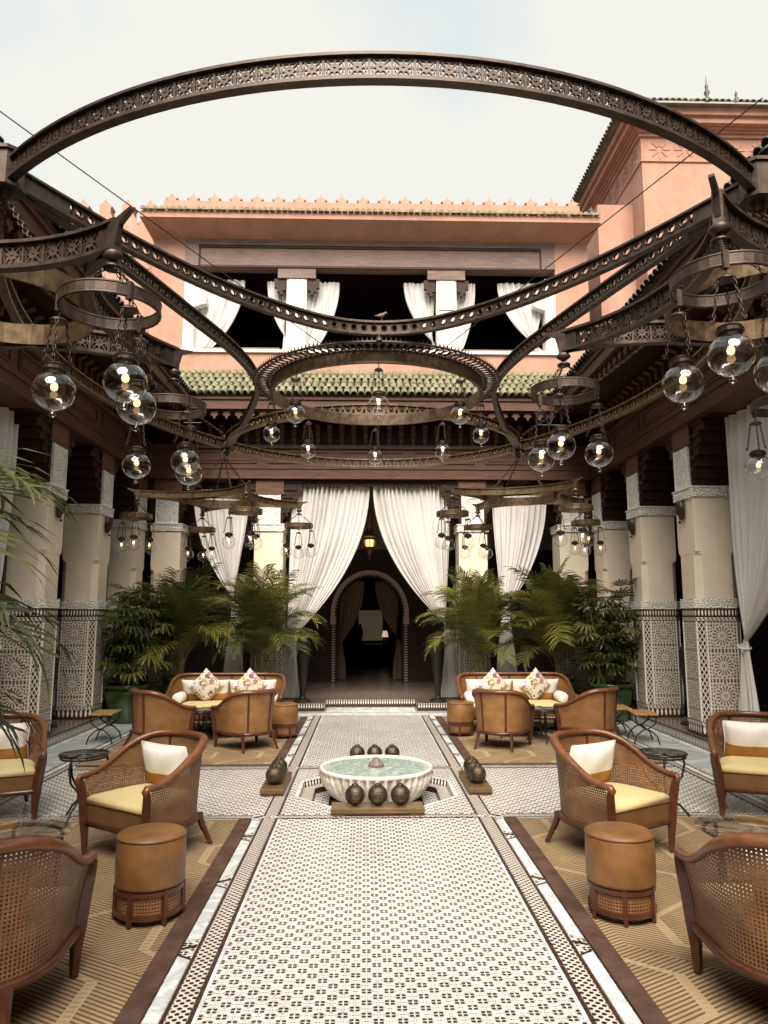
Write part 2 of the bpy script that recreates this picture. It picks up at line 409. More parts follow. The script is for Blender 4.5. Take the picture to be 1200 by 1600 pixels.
# --- glass, bulbs
def glass(name, tint=(1,1,1), ior=1.5, gain=1.0):
    m = Mat(name); t = m.n.new('ShaderNodeBsdfTransparent'); t.inputs[0].default_value = (*tint,1)
    g = m.n.new('ShaderNodeBsdfGlossy'); g.inputs['Roughness'].default_value = .015; g.inputs['Color'].default_value = (1,1,1,1)
    f = m.n.new('ShaderNodeLayerWeight'); f.inputs['Blend'].default_value = .5
    fc = X(m.nt, f.outputs['Facing']); k = (fc*fc*fc*fc*gain+.085).min(.95); mx = m.n.new('ShaderNodeMixShader')
    m.l.new(k.k, mx.inputs[0]); m.l.new(t.outputs[0], mx.inputs[1]); m.l.new(g.outputs[0], mx.inputs[2]); m.l.new(mx.outputs[0], m.out.inputs[0]); return m.m
M['globe'] = glass('clear_blown_glass', (.97,.965,.955), 1.5, 1.25)
M['tabletop_glass'] = glass('clear_table_glass', (.93,.955,.95), 1.5, .45)
def emit(name, col, s):
    m = Mat(name); e = m.n.new('ShaderNodeEmission'); e.inputs[0].default_value = (*col,1); e.inputs[1].default_value = s; m.l.new(e.outputs[0], m.out.inputs[0]); return m.m
M['bulb'] = emit('lit_bulb', (1.0,.60,.22), .62)
M['lantern_glow'] = emit('lit_lantern_glass', (1.0,.48,.14), .55)
M['screen_glow'] = None
# --- leaves
def leaf(name, a, b, tl=.25):
    m = Mat(name, a, .42, spec=.4); oi = m.n.new('ShaderNodeObjectInfo'); r = X(m.nt, oi.outputs['Random']); n = m.noise(5,3)
    col = m.mix((r*.55+n*.45).step(.15,.85), a, b); m.color(col)
    t = m.n.new('ShaderNodeBsdfTranslucent'); m.l.new(col.k, t.inputs[0]); mx = m.n.new('ShaderNodeMixShader'); mx.inputs[0].default_value = tl
    m.l.new(m.b.outputs[0], mx.inputs[1]); m.l.new(t.outputs[0], mx.inputs[2]); m.l.new(mx.outputs[0], m.out.inputs[0]); return m.m
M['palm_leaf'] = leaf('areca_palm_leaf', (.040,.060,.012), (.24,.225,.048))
M['near_leaf'] = leaf('shaded_palm_leaf', (.020,.030,.009), (.085,.095,.022))  # darker copy of the palm leaf with shade put into the colour
M['rhapis_leaf'] = leaf('lady_palm_leaf', (.026,.045,.012), (.12,.125,.028))
M['stem'] = plain('green_brown_palm_stem', (.10,.085,.03), .6, 0, .4, 20, .3)
M['pot'] = plain('green_glazed_pot', (.028,.055,.016), .18, 0, .35, 6, .1)
M['soil'] = plain('dark_potting_soil', (.03,.02,.014), .95, 0, .5, 40, .6)
# --- roof tiles
M['green_tile'] = plain('green_glazed_roof_tile', (.175,.178,.108), .35, 0, .38, 5, .2, kind='Position')
M['tan_tile'] = plain('weathered_tan_roof_tile', (.38,.31,.20), .6, 0, .4, 8, .3, kind='Position')
M['dark_tile_roof'] = plain('dark_green_roof_tile', (.045,.040,.026), .5, 0, .4, 8, .3)
M['arch_stucco'] = plaster('shaded_pinkish_stucco', (.44,.35,.31), .1)  # pale arch stucco darkened, gallery shade put into the base colour
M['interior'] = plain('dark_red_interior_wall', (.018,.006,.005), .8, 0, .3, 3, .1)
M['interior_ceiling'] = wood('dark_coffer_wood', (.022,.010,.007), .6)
M['bronze_ball'] = plain('hammered_bronze', (.085,.064,.040), .38, .7, .45, 26, .6)
M['earth'] = plain('packed_earth', (.20,.15,.10), .95, 0, .2, .6, .3)

# ================================================================== SETTING
XS, YB = 4.0, 13.0        # inner faces of the side and back colonnades
PZ = .13                  # gallery plinth height
def S(name, mb, m, parent=None):
    o = mb.build(name, m, parent)
    if not parent: o['kind'] = 'structure'
    return o

S('ground', MB().box(-90, 90, -90, 90, -.9, -.3), M['earth'])
floor = S('courtyard_floor', MB().box(-3.97, -.788, -3, 13.2, -.05, 0.0).box(.788, 3.97, -3, 13.2, -.05, 0.0).box(-.7879, .7879, -3, 6.164, -.05, 0.0).box(-.7879, .7879, 7.936, 13.2, -.05, 0.0), M['mosaic'])
def strip(name, x0, x1, y0, y1, m, z=.004):
    return MB().box(x0, x1, y0, y1, z-.003, z).build(name, M[m], floor)
for sx in (-1, 1):
    def sp(name, a, b, y0, y1, m, z=.004):
        return strip(name, min(sx*a, sx*b), max(sx*a, sx*b), y0, y1, m, z)
    for (ya, yb) in ((-1, 6.08), (8.02, 12.0)):
        sp('border_line', .790, .809, ya, yb, 'dark_tile'); sp('border_band', .812, .897, ya, yb, 'checker'); sp('border_line', .90, .917, ya, yb, 'dark_tile')
    sp('white_line', .772, .789, -1, 6.05, 'marble', .003); sp('white_line', .772, .789, 8.05, 12.0, 'marble', .003)
    sp('border_line', .790, .806, 6.14, 7.96, 'dark_tile'); sp('border_band', .812, .897, 6.14, 7.96, 'checker'); sp('border_line', .90, .915, 6.14, 7.96, 'dark_tile')
    # veined marble slabs with slanting ends, mosaic wedges between them
    for (ya, yb) in ((-.6, 6.02), (8.06, 12.0)):
        y = ya
        while y < yb - .2:
            L = .74 if ya < 0 else .55; y1 = min(y+L, yb); w = .07
            pts = [(.921, y+.04), (.985, y), (.985, y1), (.921, y1-.04)] if y1 < yb else [(.921, y+.04), (.985, y), (.985, y1), (.921, y1)]
            pts = [(sx*a, b) for a, b in pts]
            if sx < 0: pts = pts[::-1]
            MB().prism(pts, .001, .005).build('marble_slab', M['marble'], floor)
            for q in (0, 1):
                b0 = y1 - .04 + q*.145
                pl = [(.920, b0+.003), (.986, b0+(.043 if q == 0 else -.035)), (.986, b0+(.058 if q == 0 else -.020)), (.920, b0+.018)]
                pl = [(sx*a, b) for a, b in pl]
                if sx < 0: pl = pl[::-1]
                MB().prism(pl, .001, .006).build('border_line', M['dark_tile'], floor)
            y = y1 + .155
    # blue grey marble walk along the side plinths
    sp('marble_walk', 3.40, 3.86, 2.0, 12.4, 'grey_marble'); sp('marble_edge', 3.865, 3.945, 2.0, 12.4, 'marble')
    for a in (3.19, 3.26, 3.345): sp('border_line', a, a+.018, 2.0, 12.2, 'dark_tile', .005)
    sp('border_band', 3.21, 3.258, 2.0, 12.2, 'checker', .004); sp('border_band', 3.28, 3.343, 2.0, 12.2, 'marble', .004)
    # cross walk lines beside the fountain
    for (yc, d) in ((6.11, -1), (7.99, 1)):
        sp('border_line', 1.0, 3.18, yc-.05, yc-.035, 'dark_tile', .0045); sp('border_line', 1.0, 3.18, yc+.035, yc+.05, 'dark_tile', .0045)
        sp('border_band', 1.0, 3.18, yc-.032, yc+.032, 'checker', .0042)
        sp('marble_edge', 1.0, 3.18, yc-.11 if d < 0 else yc+.055, yc-.055 if d < 0 else yc+.11, 'marble')
for yc in (6.11, 7.99):
    strip('border_line', -.787, .787, yc-.05, yc-.035, 'dark_tile', .0045); strip('border_line', -.787, .787, yc+.035, yc+.05, 'dark_tile', .0045); strip('border_band', -.787, .787, yc-.032, yc+.032, 'checker', .0042)
strip('marble_edge', -3.18, 3.18, 12.06, 12.25, 'marble'); strip('marble_walk', -3.38, 3.38, 12.255, 12.44, 'grey_marble'); strip('marble_edge', -.74, .74, 12.46, 12.98, 'marble')

# ---- gallery plinths with tiled risers
def riser(parent, x0, y0, x1, y1, z0, z1, m, off=.004):
    L = hypot(x1-x0, y1-y0); nx, ny = (y1-y0)/L, -(x1-x0)/L
    a = (x0+nx*off, y0+ny*off); b = (x1+nx*off, y1+ny*off)
    mb = MB(); mb.add([(a[0],a[1],z0),(b[0],b[1],z0),(b[0],b[1],z1),(a[0],a[1],z1)], [(0,1,2,3)], uv=[(0,0),(L,0),(L,1),(0,1)])
    return mb.build('riser_tile', M[m], parent)
plinth = S('gallery_plinth', MB().prism([(-6.6,12.5),(-.78,12.5),(-.78,13.05),(.78,13.05),(.78,12.5),(6.6,12.5),(6.6,26),(-6.6,26)], -.04, PZ), M['plinth_mosaic'])
for p in ((-3.95,12.5,-.78,12.5),(-.78,12.5,-.78,13.05),(-.78,13.05,.78,13.05),(.78,13.05,.78,12.5),(.78,12.5,3.95,12.5)):
    riser(plinth, *p, .055, PZ-.024, 'teeth_small'); riser(plinth, *p, .012, .052, 'dark_tile'); riser(plinth, *p, PZ-.018, PZ-.002, 'teeth_small')
for sx in (-1, 1):
    pl = S('gallery_plinth', MB().box(min(sx*3.95, sx*6.6), max(sx*3.95, sx*6.6), -3, 12.499, -.04, PZ-.001), M['plinth_mosaic'])
    if sx < 0: riser(pl, -3.95, -2, -3.95, 12.5, .012, PZ-.022, 'teeth_small'); riser(pl, -3.95, -2, -3.95, 12.5, PZ-.018, PZ-.003, 'dark_tile')
    else: riser(pl, 3.95, 12.5, 3.95, -2, .012, PZ-.022, 'teeth_small'); riser(pl, 3.95, 12.5, 3.95, -2, PZ-.018, PZ-.003, 'dark_tile')

# ---- inner walls and ceilings of the galleries
for sx in (-1, 1):
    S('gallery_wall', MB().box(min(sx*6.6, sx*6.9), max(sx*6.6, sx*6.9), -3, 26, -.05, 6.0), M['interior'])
S('gallery_ceiling', MB().box(-6.6, -4.45, -3, 13.2, 4.55, 4.7), M['interior_ceiling'])
S('gallery_ceiling', MB().box(4.45, 6.6, -3, 13.2, 4.55, 4.7), M['interior_ceiling'])
S('gallery_ceiling', MB().box(-6.6, 6.6, 13.45, 26, 4.55, 4.7), M['interior_ceiling'])

# ---- the back wall of the lobby with its arched doorway
DW = 16.4
dw = thing('doorway_wall', 'dark lobby wall with white lobed arch doorway behind the central curtains', 'wall', (0, DW, 0))
ah, asp, ar = .72, 1.62, .72
def arch_pts(r, zs, n=18, horse=.12):
    a0 = -horse
    return [(r*cos(pi*(1+2*horse/pi)*k/n - horse), zs + r*1.12*sin(pi*(1+2*horse/pi)*k/n - horse)) for k in range(n+1)]
def wall_with_arch(mb, x0, x1, z0, z1, r, zs, y0, y1, mi=0):
    ap = arch_pts(r, zs)   # right to left
    ap = [(r*cos(-.12), z0)] + ap + [(-r*cos(-.12), z0)]
    n = len(ap)
    outer = []
    for i, (x, z) in enumerate(ap):
        if i == 0: outer.append((x1, z0))
        elif i == n-1: outer.append((x0, z0))
        else:
            t = (i-1)/(n-3); ang = t
            if t < .25: outer.append((x1, lerp(z0, z1, t/.25)))
            elif t <= .75: outer.append((lerp(x1, x0, (t-.25)/.5), z1))
            else: outer.append((x0, lerp(z1, z0, (t-.75)/.25)))
    v = [(x,y0,z) for x,z in ap] + [(x,y0,z) for x,z in outer] + [(x,y1,z) for x,z in ap]
    f = [(i, n+i, n+i+1, i+1) for i in range(n-1)] + [(i, i+1, 2*n+i+1, 2*n+i) for i in range(n-1)]
    mb.add(v, f, mi=mi)
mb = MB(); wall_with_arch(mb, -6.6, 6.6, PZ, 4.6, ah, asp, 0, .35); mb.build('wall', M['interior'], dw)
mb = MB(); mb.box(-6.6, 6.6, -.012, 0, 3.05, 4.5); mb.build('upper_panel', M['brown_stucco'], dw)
# stucco arch band, lobed inside
mb = MB(); ap = arch_pts(.865, 1.61, 36, .06); ip = arch_pts(.78, 1.62, 36, .10)
v = []
for (a, b), (c_, d) in zip(ap, ip): v += [(a,-.07,b),(c_,-.07,d),(c_,0.03,d),(a,-.0,b)]
f = []
for i in range(len(ap)-1):
    for k in range(4): f.append((i*4+k, i*4+(k+1)%4, i*4+4+(k+1)%4, i*4+4+k))
mb.add(v, f); mb.box(.75, .87, -.07, .02, 1.38, 1.55); mb.box(-.87, -.75, -.07, .02, 1.38, 1.55)
mb.build('arch_band', M['arch_stucco'], dw)
lob = MB().prism([(-.026,0),(.026,0),(.016,-.025),(0,-.052),(-.016,-.025)], -.05, .03, axis='y').mesh('arch_lobe', M['arch_stucco'])
for k in range(39):
    a = pi*(1+.2/pi)*k/38-.10; x, z = .79*cos(a), 1.62+.79*1.12*sin(a)
    put('arch_lobe', lob, dw, (x, 0, z), (0, -a+pi/2, 0))
for sx in (-1,1):
    mb = MB()
    for k in range(22): mb.box(sx*.80-.035, sx*.80+.035, -.03, -.003, PZ+.02+k*.056, PZ+.046+k*.056)
    mb.build('tile_edge', M['arch_stucco'], dw)
# lit room behind the arch
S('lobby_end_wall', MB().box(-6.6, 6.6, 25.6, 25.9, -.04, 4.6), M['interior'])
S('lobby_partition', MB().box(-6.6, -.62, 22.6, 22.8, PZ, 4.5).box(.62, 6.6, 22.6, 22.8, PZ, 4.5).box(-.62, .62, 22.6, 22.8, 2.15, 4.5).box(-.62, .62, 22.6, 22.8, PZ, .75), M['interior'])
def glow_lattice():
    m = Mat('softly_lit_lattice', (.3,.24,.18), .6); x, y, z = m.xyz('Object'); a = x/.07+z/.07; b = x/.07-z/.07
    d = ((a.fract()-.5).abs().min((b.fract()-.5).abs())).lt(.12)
    col = m.mix(d, (.30,.235,.155), (.10,.07,.045)); m.color(col); m.l.new(col.k, m.b.inputs['Emission Color']); m.b.inputs['Emission Strength'].default_value = .035; return m.m  # lamp light on the lattice put in as a faint glow
sc = thing('lattice_screen', 'dimly lit lattice screen in the far room through the arch', 'screen', (0, 22.9, 0))
MB().box(-.30, .44, 0, .05, .8, 1.72).build('lattice', glow_lattice(), sc); MB().box(-.34, -.30, -.03, .05, .8, 2.1).box(.44, .48, -.03, .05, .8, 2.1).box(-.3, .44, -.03, .05, 1.72, 1.77).build('frame', M['dark_chair_wood'], sc)
MB().box(-.22, .30, 0, .05, 1.78, 2.14).build('valance', plain('red_brown_valance_cloth', (.20,.06,.03), .9, 0, .2, 8, .2), sc)
sb = thing('lit_sideboard', 'low sideboard with lit pale top below the lattice screen', 'sideboard', (0.06, 22.2, PZ))
MB().box(-.42, .42, -.2, .2, .0, .56).build('cabinet', M['interior'], sb); MB().box(-.30, .36, -.22, .2, .562, .60).build('top', M['white_fabric'], sb)
va = thing('dark_vase', 'slender dark vase on the sideboard seen through the arch', 'vase', (-.25, 22.2, PZ+.60))
MB().lathe([(.05,0),(.07,.03),(.05,.08),(.085,.24),(.095,.36),(.06,.46),(.035,.5),(.05,.54),(.045,.56)], 16).build('body', M['black_iron'], va); MB().lathe([(.044,.561),(.03,.58),(.01,.60)], 12).build('stopper', M['black_iron'], va)
tl = thing('table_lamp', 'small pale table lamp right of the lattice screen', 'lamp', (.50, 22.2, PZ+.60))
MB().lathe([(.06,0),(.06,.02),(.02,.04),(.02,.2)], 12).build('stem', M['brass'], tl); MB().lathe([(.10,.2),(.06,.38)], 14).build('lamp_shade', emit('lit_lamp_shade', (1.0,.70,.42), .10), tl); MB().box(-.12,.12,-.12,.12,-.6,-.001).build('stand', M['interior'], tl)

# ---- roofs and eaves (canopies) of the colonnades
def W(side, t, s, z):
    return (t, YB-s, z) if side == 'back' else ((-XS+s, t, z) if side == 'left' else (XS-s, t, z))
def cb(mb, side, t0, t1, s0, s1, z0, z1):
    a = W(side, t0, s0, z0); b = W(side, t1, s1, z1)
    return mb.box(min(a[0],b[0]), max(a[0],b[0]), min(a[1],b[1]), max(a[1],b[1]), z0, z1)
RZ = {'back': 0, 'left': -pi/2, 'right': pi/2}
def local_root(side, name, label, cat):
    # local frame: x along the eave, -y towards the courtyard
    if side == 'back': return thing(name, label, cat, (0, YB, 0), 0)
    if side == 'left': return thing(name, label, cat, (-XS, 0, 0), pi/2)     # local x -> +y world, local -y -> +x world
    return thing(name, label, cat, (XS, 0, 0), -pi/2)                          # local x -> -y world, local -y -> -x world
# shared pieces
def half_tile(L=.31, r=.056, n=7, th=.010):
    mb = MB(); rings = []
    for (yy, rr) in ((0, r*1.06), (L, r*.94)):
        o = [(-rr*cos(pi*k/n), yy, rr*sin(pi*k/n)) for k in range(n+1)]; i = [((rr-th)*cos(pi*k/n), yy, (rr-th)*sin(pi*k/n)) for k in range(n+1)]
        rings.append(o+i)
    mb.loft(rings, smooth=False); return mb
tile_green = half_tile().mesh('roof_tile', M['green_tile']); tile_dark = half_tile().mesh('roof_tile_dark', M['dark_tile_roof']); tile_tan = MB().loft([[(-.05*cos(pi*k/7)*q, yy, .05*sin(pi*k/7)*q) for k in range(8)] for yy, q in ((0,1.06),(.25,.95))], smooth=False).mesh('roof_tile_tan', M['tan_tile'])
SL = math.atan2(6.02-5.33, 1.05)
pend = MB().prism([(-.05,0),(.05,0),(.05,-.035),(.072,-.05),(.05,-.075),(.022,-.08),(.022,-.105),(0,-.135),(-.022,-.105),(-.022,-.08),(-.05,-.075),(-.072,-.05),(-.05,-.035)], -.018, .018, axis='y')
brk = MB(); brk.box(-.042,.042,-.16,0,.10,.24); brk.box(-.034,.034,-.11,0,.02,.0995); brk.prism([(-.16,.24),(0,.24),(0,.30),(-.24,.30),(-.24,.27)], -.042, .042, axis='x'); brk.box(-.025,.025,-.075,0,-.06,.0195)
def make_canopy(side, t0, t1, wm, label):
    r = local_root(side, 'gallery_canopy', label, 'canopy')
    flip = -1 if side == 'right' else 1
    a, b = (t0, t1) if flip > 0 else (-t1, -t0)
    ea, eb = (t0, 12.235) if side != 'back' else (-3.23, 3.23)
    if side == 'right': ea, eb = -12.235, -t0
    P = lambda nm, mb, m=wm: mb.build(nm, M[m], r)
    # lintel with mouldings
    P('lintel', MB().box(a, b, -.03, .55, 4.02, 4.62))
    P('moulding', MB().box(a, b, -.075, -.031, 4.57, 4.635).box(a, b, -.055, -.031, 4.02, 4.07).box(a, b, -.05, -.031, 4.20, 4.225))
    n = int(round((b-a)/1.3)); d = (b-a)/n
    for k in range(n):
        x0, x1 = a+k*d+.10, a+(k+1)*d-.10
        MB().box(x0,x1,-.05,-.0305,4.30,4.322).box(x0,x1,-.05,-.0305,4.50,4.522).box(x0,x0+.022,-.05,-.0305,4.3225,4.4995).box(x1-.022,x1,-.05,-.0305,4.3225,4.4995).build('panel_frame', M[wm], r)
        MB().box(x0+.06,x1-.06,-.042,-.0305,4.35,4.472).build('panel', M[wm], r)
    # frieze wall and its brackets
    P('frieze', MB().box(a, b, .02, .5, 4.64, 5.06), 'dark_wood')
    me = brk.mesh('frieze_bracket', M[wm])
    n = int((eb-ea)/.215)
    for k in range(n):
        x = ea+(k+.5)*(eb-ea)/n
        if side != 'back' and abs(x) < 4.2: continue
        put('frieze_bracket', me, r, (x, .02, 4.68))
    # soffit, fascia, pendants
    P('soffit', MB().box(a, b, -.76, .015, 5.062, 5.10), 'dark_wood')
    P('fascia', MB().box(ea, eb, -.80, -.765, 5.09, 5.315)); P('fascia_moulding', MB().box(ea-.01, eb+.01, -.83, -.801, 5.255, 5.318).box(ea, eb, -.812, -.801, 5.09, 5.12))
    me = pend.mesh('pendant', M[wm]); n = int((eb-ea)/.205)
    for k in range(n):
        x = ea+(k+.5)*(eb-ea)/n
        if side != 'back' and abs(x) < 4.2: continue
        put('pendant', me, r, (x, -.725, 5.062))
    # roof slab
    mb = MB(); v = []
    for x in (a, b): v += [(x,-.86,5.32),(x,.2,6.0),(x,.2,5.9),(x,-.80,5.318)]
    mb.add(v, [(0,1,5,4),(1,2,6,5),(2,3,7,6),(3,0,4,7),(0,3,2,1),(4,5,6,7)]); P('roof_slab', mb, 'dark_tile_roof')
    me = tile_green if side == 'back' else tile_dark
    for row in range(5 if side == 'back' else 2):
        up = row*.262; half = 3.23 + up*cos(SL) if side == 'back' else 0
        p0, p1 = (-half, half) if side == 'back' else (ea, eb + up*cos(SL) if flip > 0 else eb)
        n = int((p1-p0)/.124)
        for k in range(n):
            x = p0+(k+.5)*(p1-p0)/n
            if side != 'back' and abs(x) < 4.4: continue
            put('roof_tile', me, r, (x, -.90+up*cos(SL), 5.335+up*sin(SL)+.006*row), (SL+random.uniform(-.012,.012), random.uniform(-.03,.03), random.uniform(-.02,.02)))
    return r
make_canopy('back', -4.6, 4.6, 'lintel_wood', 'carved cedar eave with green tiled roof across the back colonnade')
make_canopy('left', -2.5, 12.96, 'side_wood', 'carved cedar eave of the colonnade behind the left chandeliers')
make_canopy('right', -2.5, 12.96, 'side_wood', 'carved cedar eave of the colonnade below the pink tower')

# ---- columns
def octo(h, c): return [(-h+c,-h),(h-c,-h),(h,-h+c),(h,h-c),(h-c,h),(-h+c,h),(-h,h-c),(-h,-h+c)]
def uvprism(mb, poly, z0, z1, mis, voff=0.0, unit=False):
    n = len(poly)
    for i in range(n):
        (x0,y0),(x1,y1) = poly[i], poly[(i+1)%n]; L = hypot(x1-x0, y1-y0)
        v0, v1 = (0, 1) if unit else (z0-voff, z1-voff)
        mb.add([(x0,y0,z0),(x1,y1,z0),(x1,y1,z1),(x0,y0,z1)], [(0,1,2,3)], uv=[(-L/2,v0),(L/2,v0),(L/2,v1),(-L/2,v1)], mi=mis[i%len(mis)])
    mb.add([(x,y,z1) for x,y in poly], [tuple(range(n))], mi=0); mb.add([(x,y,z0) for x,y in poly], [tuple(range(n-1,-1,-1))], mi=0)
def column(x, y, label, inner, row, steps=(1,1), sconce=False, crop=0):
    """inner: unit vector to the courtyard; row: 'x' or 'y'"""
    ang = atan2(inner[1], inner[0]) + pi/2     # local -y faces the courtyard, local x runs along the row
    o = thing('column', label, 'column', (x, y, PZ), ang, 'tiled columns round the courtyard')
    h = .27
    mb = MB(); uvprism(mb, octo(h+.012,.085), 0, .035, [0], unit=True); uvprism(mb, octo(h+.008,.085), .0355, .125, [1], unit=True); uvprism(mb, octo(h+.012,.085), .1255, .175, [2], unit=True)
    mb.build('base_tiles', [M['dark_tile'], M['teeth'], M['rope']], o)
    mb = MB(); uvprism(mb, octo(h,.085), .176, 1.385, [0,1], voff=1.21-.18); mb.build('star_tile_dado', [M['zellige'], M['lattice']], o)
    mb = MB()
    pl = octo(h, .085)
    for i in range(0, 8):      # white listels beside the lattice strips
        (x0,y0),(x1,y1) = pl[i], pl[(i+1)%8]
        if i % 2 == 1:
            for (px_, py_) in ((x0,y0),(x1,y1)): mb.box(px_-.008, px_+.008, py_-.008, py_+.008, .18, 1.383)
    mb.build('listel', M['white_plaster'], o)
    mb = MB(); uvprism(mb, octo(h+.006,.085), 1.386, 1.44, [0], unit=True); uvprism(mb, octo(h+.008,.085), 1.441, 1.455, [1], unit=True); uvprism(mb, octo(h+.006,.085), 1.456, 1.53, [2], unit=True); uvprism(mb, octo(h+.010,.085), 1.531, 1.545, [1], unit=True)
    mb.build('border_tiles', [M['rope'], M['dark_tile'], M['teeth_small']], o)
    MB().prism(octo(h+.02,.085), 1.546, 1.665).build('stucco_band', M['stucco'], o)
    mb = MB(); mb.prism(octo(h-.012,.075), 1.666, 2.22); mb.prism(octo(h-.010,.06), 2.2205, 2.25); mb.prism(octo(h-.012,.022), 2.2505, 2.31); mb.prism(octo(h-.014,.006), 2.3105, 2.94)
    mb.build('shaft', M['cream'], o)
    sq = lambda e: [(-e,-e),(e,-e),(e,e),(-e,e)]
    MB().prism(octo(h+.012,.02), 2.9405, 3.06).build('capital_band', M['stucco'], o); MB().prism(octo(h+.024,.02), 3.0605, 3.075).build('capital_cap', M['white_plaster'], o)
    MB().prism(sq(h-.03), 3.0755, 4.0).build('impost', M['dark_wood'], o)
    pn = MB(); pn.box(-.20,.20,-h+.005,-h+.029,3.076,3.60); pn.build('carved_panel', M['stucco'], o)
    mb = MB(); mb.box(-.20,.20,-h-.008,-h+.0045,3.076,3.105); mb.box(-.20,-.175,-h-.008,-h+.0045,3.1055,3.60); mb.box(.175,.20,-h-.008,-h+.0045,3.1055,3.60)
    for k in range(9):
        a0 = pi*k/9; a1 = pi*(k+1)/9
        mb.prism([(.15*cos(a0),3.40+.15*sin(a0)),(.165*cos(a0),3.40+.165*sin(a0)),(.165*cos(a1),3.40+.165*sin(a1)),(.15*cos(a1),3.40+.15*sin(a1))], -h-.006, -h+.0045, axis='y')
    mb.build('panel_frame', M['white_plaster'], o)
    # stepped timber corbels that make the arch shoulders
    prof = [(.03,3.18,3.32),(.08,3.32,3.46),(.15,3.46,3.60),(.23,3.60,3.74),(.34,3.74,3.88),(.50,3.88,4.02)]
    for sgn, on in zip((-1,1), steps):
        if not on: continue
        for e, z0, z1 in prof:
            b0, b1 = h-.0295, h-.03+e
            x0, x1 = (b0, b1) if sgn > 0 else (-b1, -b0)
            if row == 'y' and inner[0] > 0: pass
            mb = MB(); mb.bbox(x0, x1, -h+.055, h-.05, z0, z1-.002, .008); mb.build('corbel', M['dark_wood'], o)
            mb = MB(); mb.box(x0 if sgn > 0 else x0-.012, x1+.012 if sgn > 0 else x1, -h+.03, -h+.053, z1-.05, z1-.006); mb.build('corbel_edge', M['dark_wood'], o)
    mb = MB(); mb.box(-.27,.27,-h+.004,-h+.029,3.61,3.655).box(-.25,.25,-h+.012,-h+.029,3.656,4.0); mb.build('corbel_face', M['lintel_wood'], o)
    # trough of the wall wash lamp
    return o
cl = [(-4.27, 9.23, (1,0), 'tiled column nearest on the left with palm fronds in front'), (-4.27, 10.99, (1,0), 'second tiled column on the left, behind the lone folding stool'),
      (-4.27, 12.75, (1,0), 'third column on the left, its tiles hidden by the lady palm'),
      (4.27, 9.23, (-1,0), 'tiled column beside the tied white curtain on the right'), (4.27, 10.99, (-1,0), 'second tiled column on the right, behind the two folding stools'),
      (4.27, 12.75, (-1,0), 'third column on the right, rising behind the lady palm')]
for x, y, inn, lb in cl: column(x, y, lb, inn, 'y')
for x, lb in ((-3.65, 'cream corner pier of the back colonnade behind the left palms'), (-1.83, 'cream column left of the central curtains'), (1.83, 'cream column right of the central curtains'), (3.65, 'cream corner pier of the back colonnade behind the right palms')):
    column(x, 13.27, lb, (0,-1), 'x')

# wall lamps: dark hammered half shells on the inner column faces
shell = MB(); rings = []
for j in range(7):
    t = j/6; zz = lerp(.085, -.105, t); r = .055*sin(pi*min(1, .18+t*.82))**.8*(1.15-.4*t)
    rings.append([(r*cos(pi*k/10), -r*.95*sin(pi*k/10), zz) for k in range(11)])
shell.loft(rings, close=False, smooth=True); shell.add([rings[0][k] for k in range(11)], [tuple(range(10,-1,-1))])
shell_me = shell.mesh('shell', M['cap'])
kn = MB().lathe([(.004,-.13),(.012,-.12),(.008,-.105)], 8).mesh('drop', M['cap'])
for x, y, rz, lb in ((-3.985, 9.25, pi/2, 'dark bronze wall lamp high on the nearest left column'), (-3.985, 11.0, pi/2, 'dark bronze wall lamp on the second left column'), (3.985, 9.25, -pi/2, 'dark bronze wall lamp on the column beside the right curtain'), (3.985, 11.0, -pi/2, 'dark bronze wall lamp on the second right column')):
    o = thing('wall_lamp', lb, 'wall lamp', (x, y, 2.93), rz, 'bronze wall lamps on the columns'); o.scale = (1.55,1.55,1.3)
    put('shell', shell_me, o); put('drop', kn, o, (0,-.02,0)); MB().box(-.05,.05,-.004,.002,-.09,.09).build('back_plate', M['cap'], o)

# ---- upper pavilion over the back colonnade
UY = 13.2
up = thing('upper_pavilion', 'salmon pink upper storey with wide dark timber window', 'building', (0, UY, 0))
mb = MB(); mb.box(-4.17,4.17,0,.35,5.5,6.50).box(-4.17,-3.56,0,.35,6.5005,8.79).box(3.53,4.17,0,.35,6.5005,8.79).box(-4.17,4.17,0,.35,8.7905,9.2); mb.build('wall', M['salmon'], up)
MB().box(-3.62,3.60,-.05,.34,6.46,6.515).build('sill', M['white_plaster'], up)
MB().box(-4.17,4.17,.36,5.0,6.3,6.48).build('floor', M['interior'], up); MB().box(-4.17,4.17,4.8,5.0,6.48,9.0).box(-4.17,-4.0,.36,4.8,6.485,9.0).box(4.0,4.17,.36,4.8,6.485,9.0).build('inner_wall', M['interior'], up); MB().box(-4.17,4.17,.36,5.0,8.6,8.8).build('inner_ceiling', M['interior_ceiling'], up)
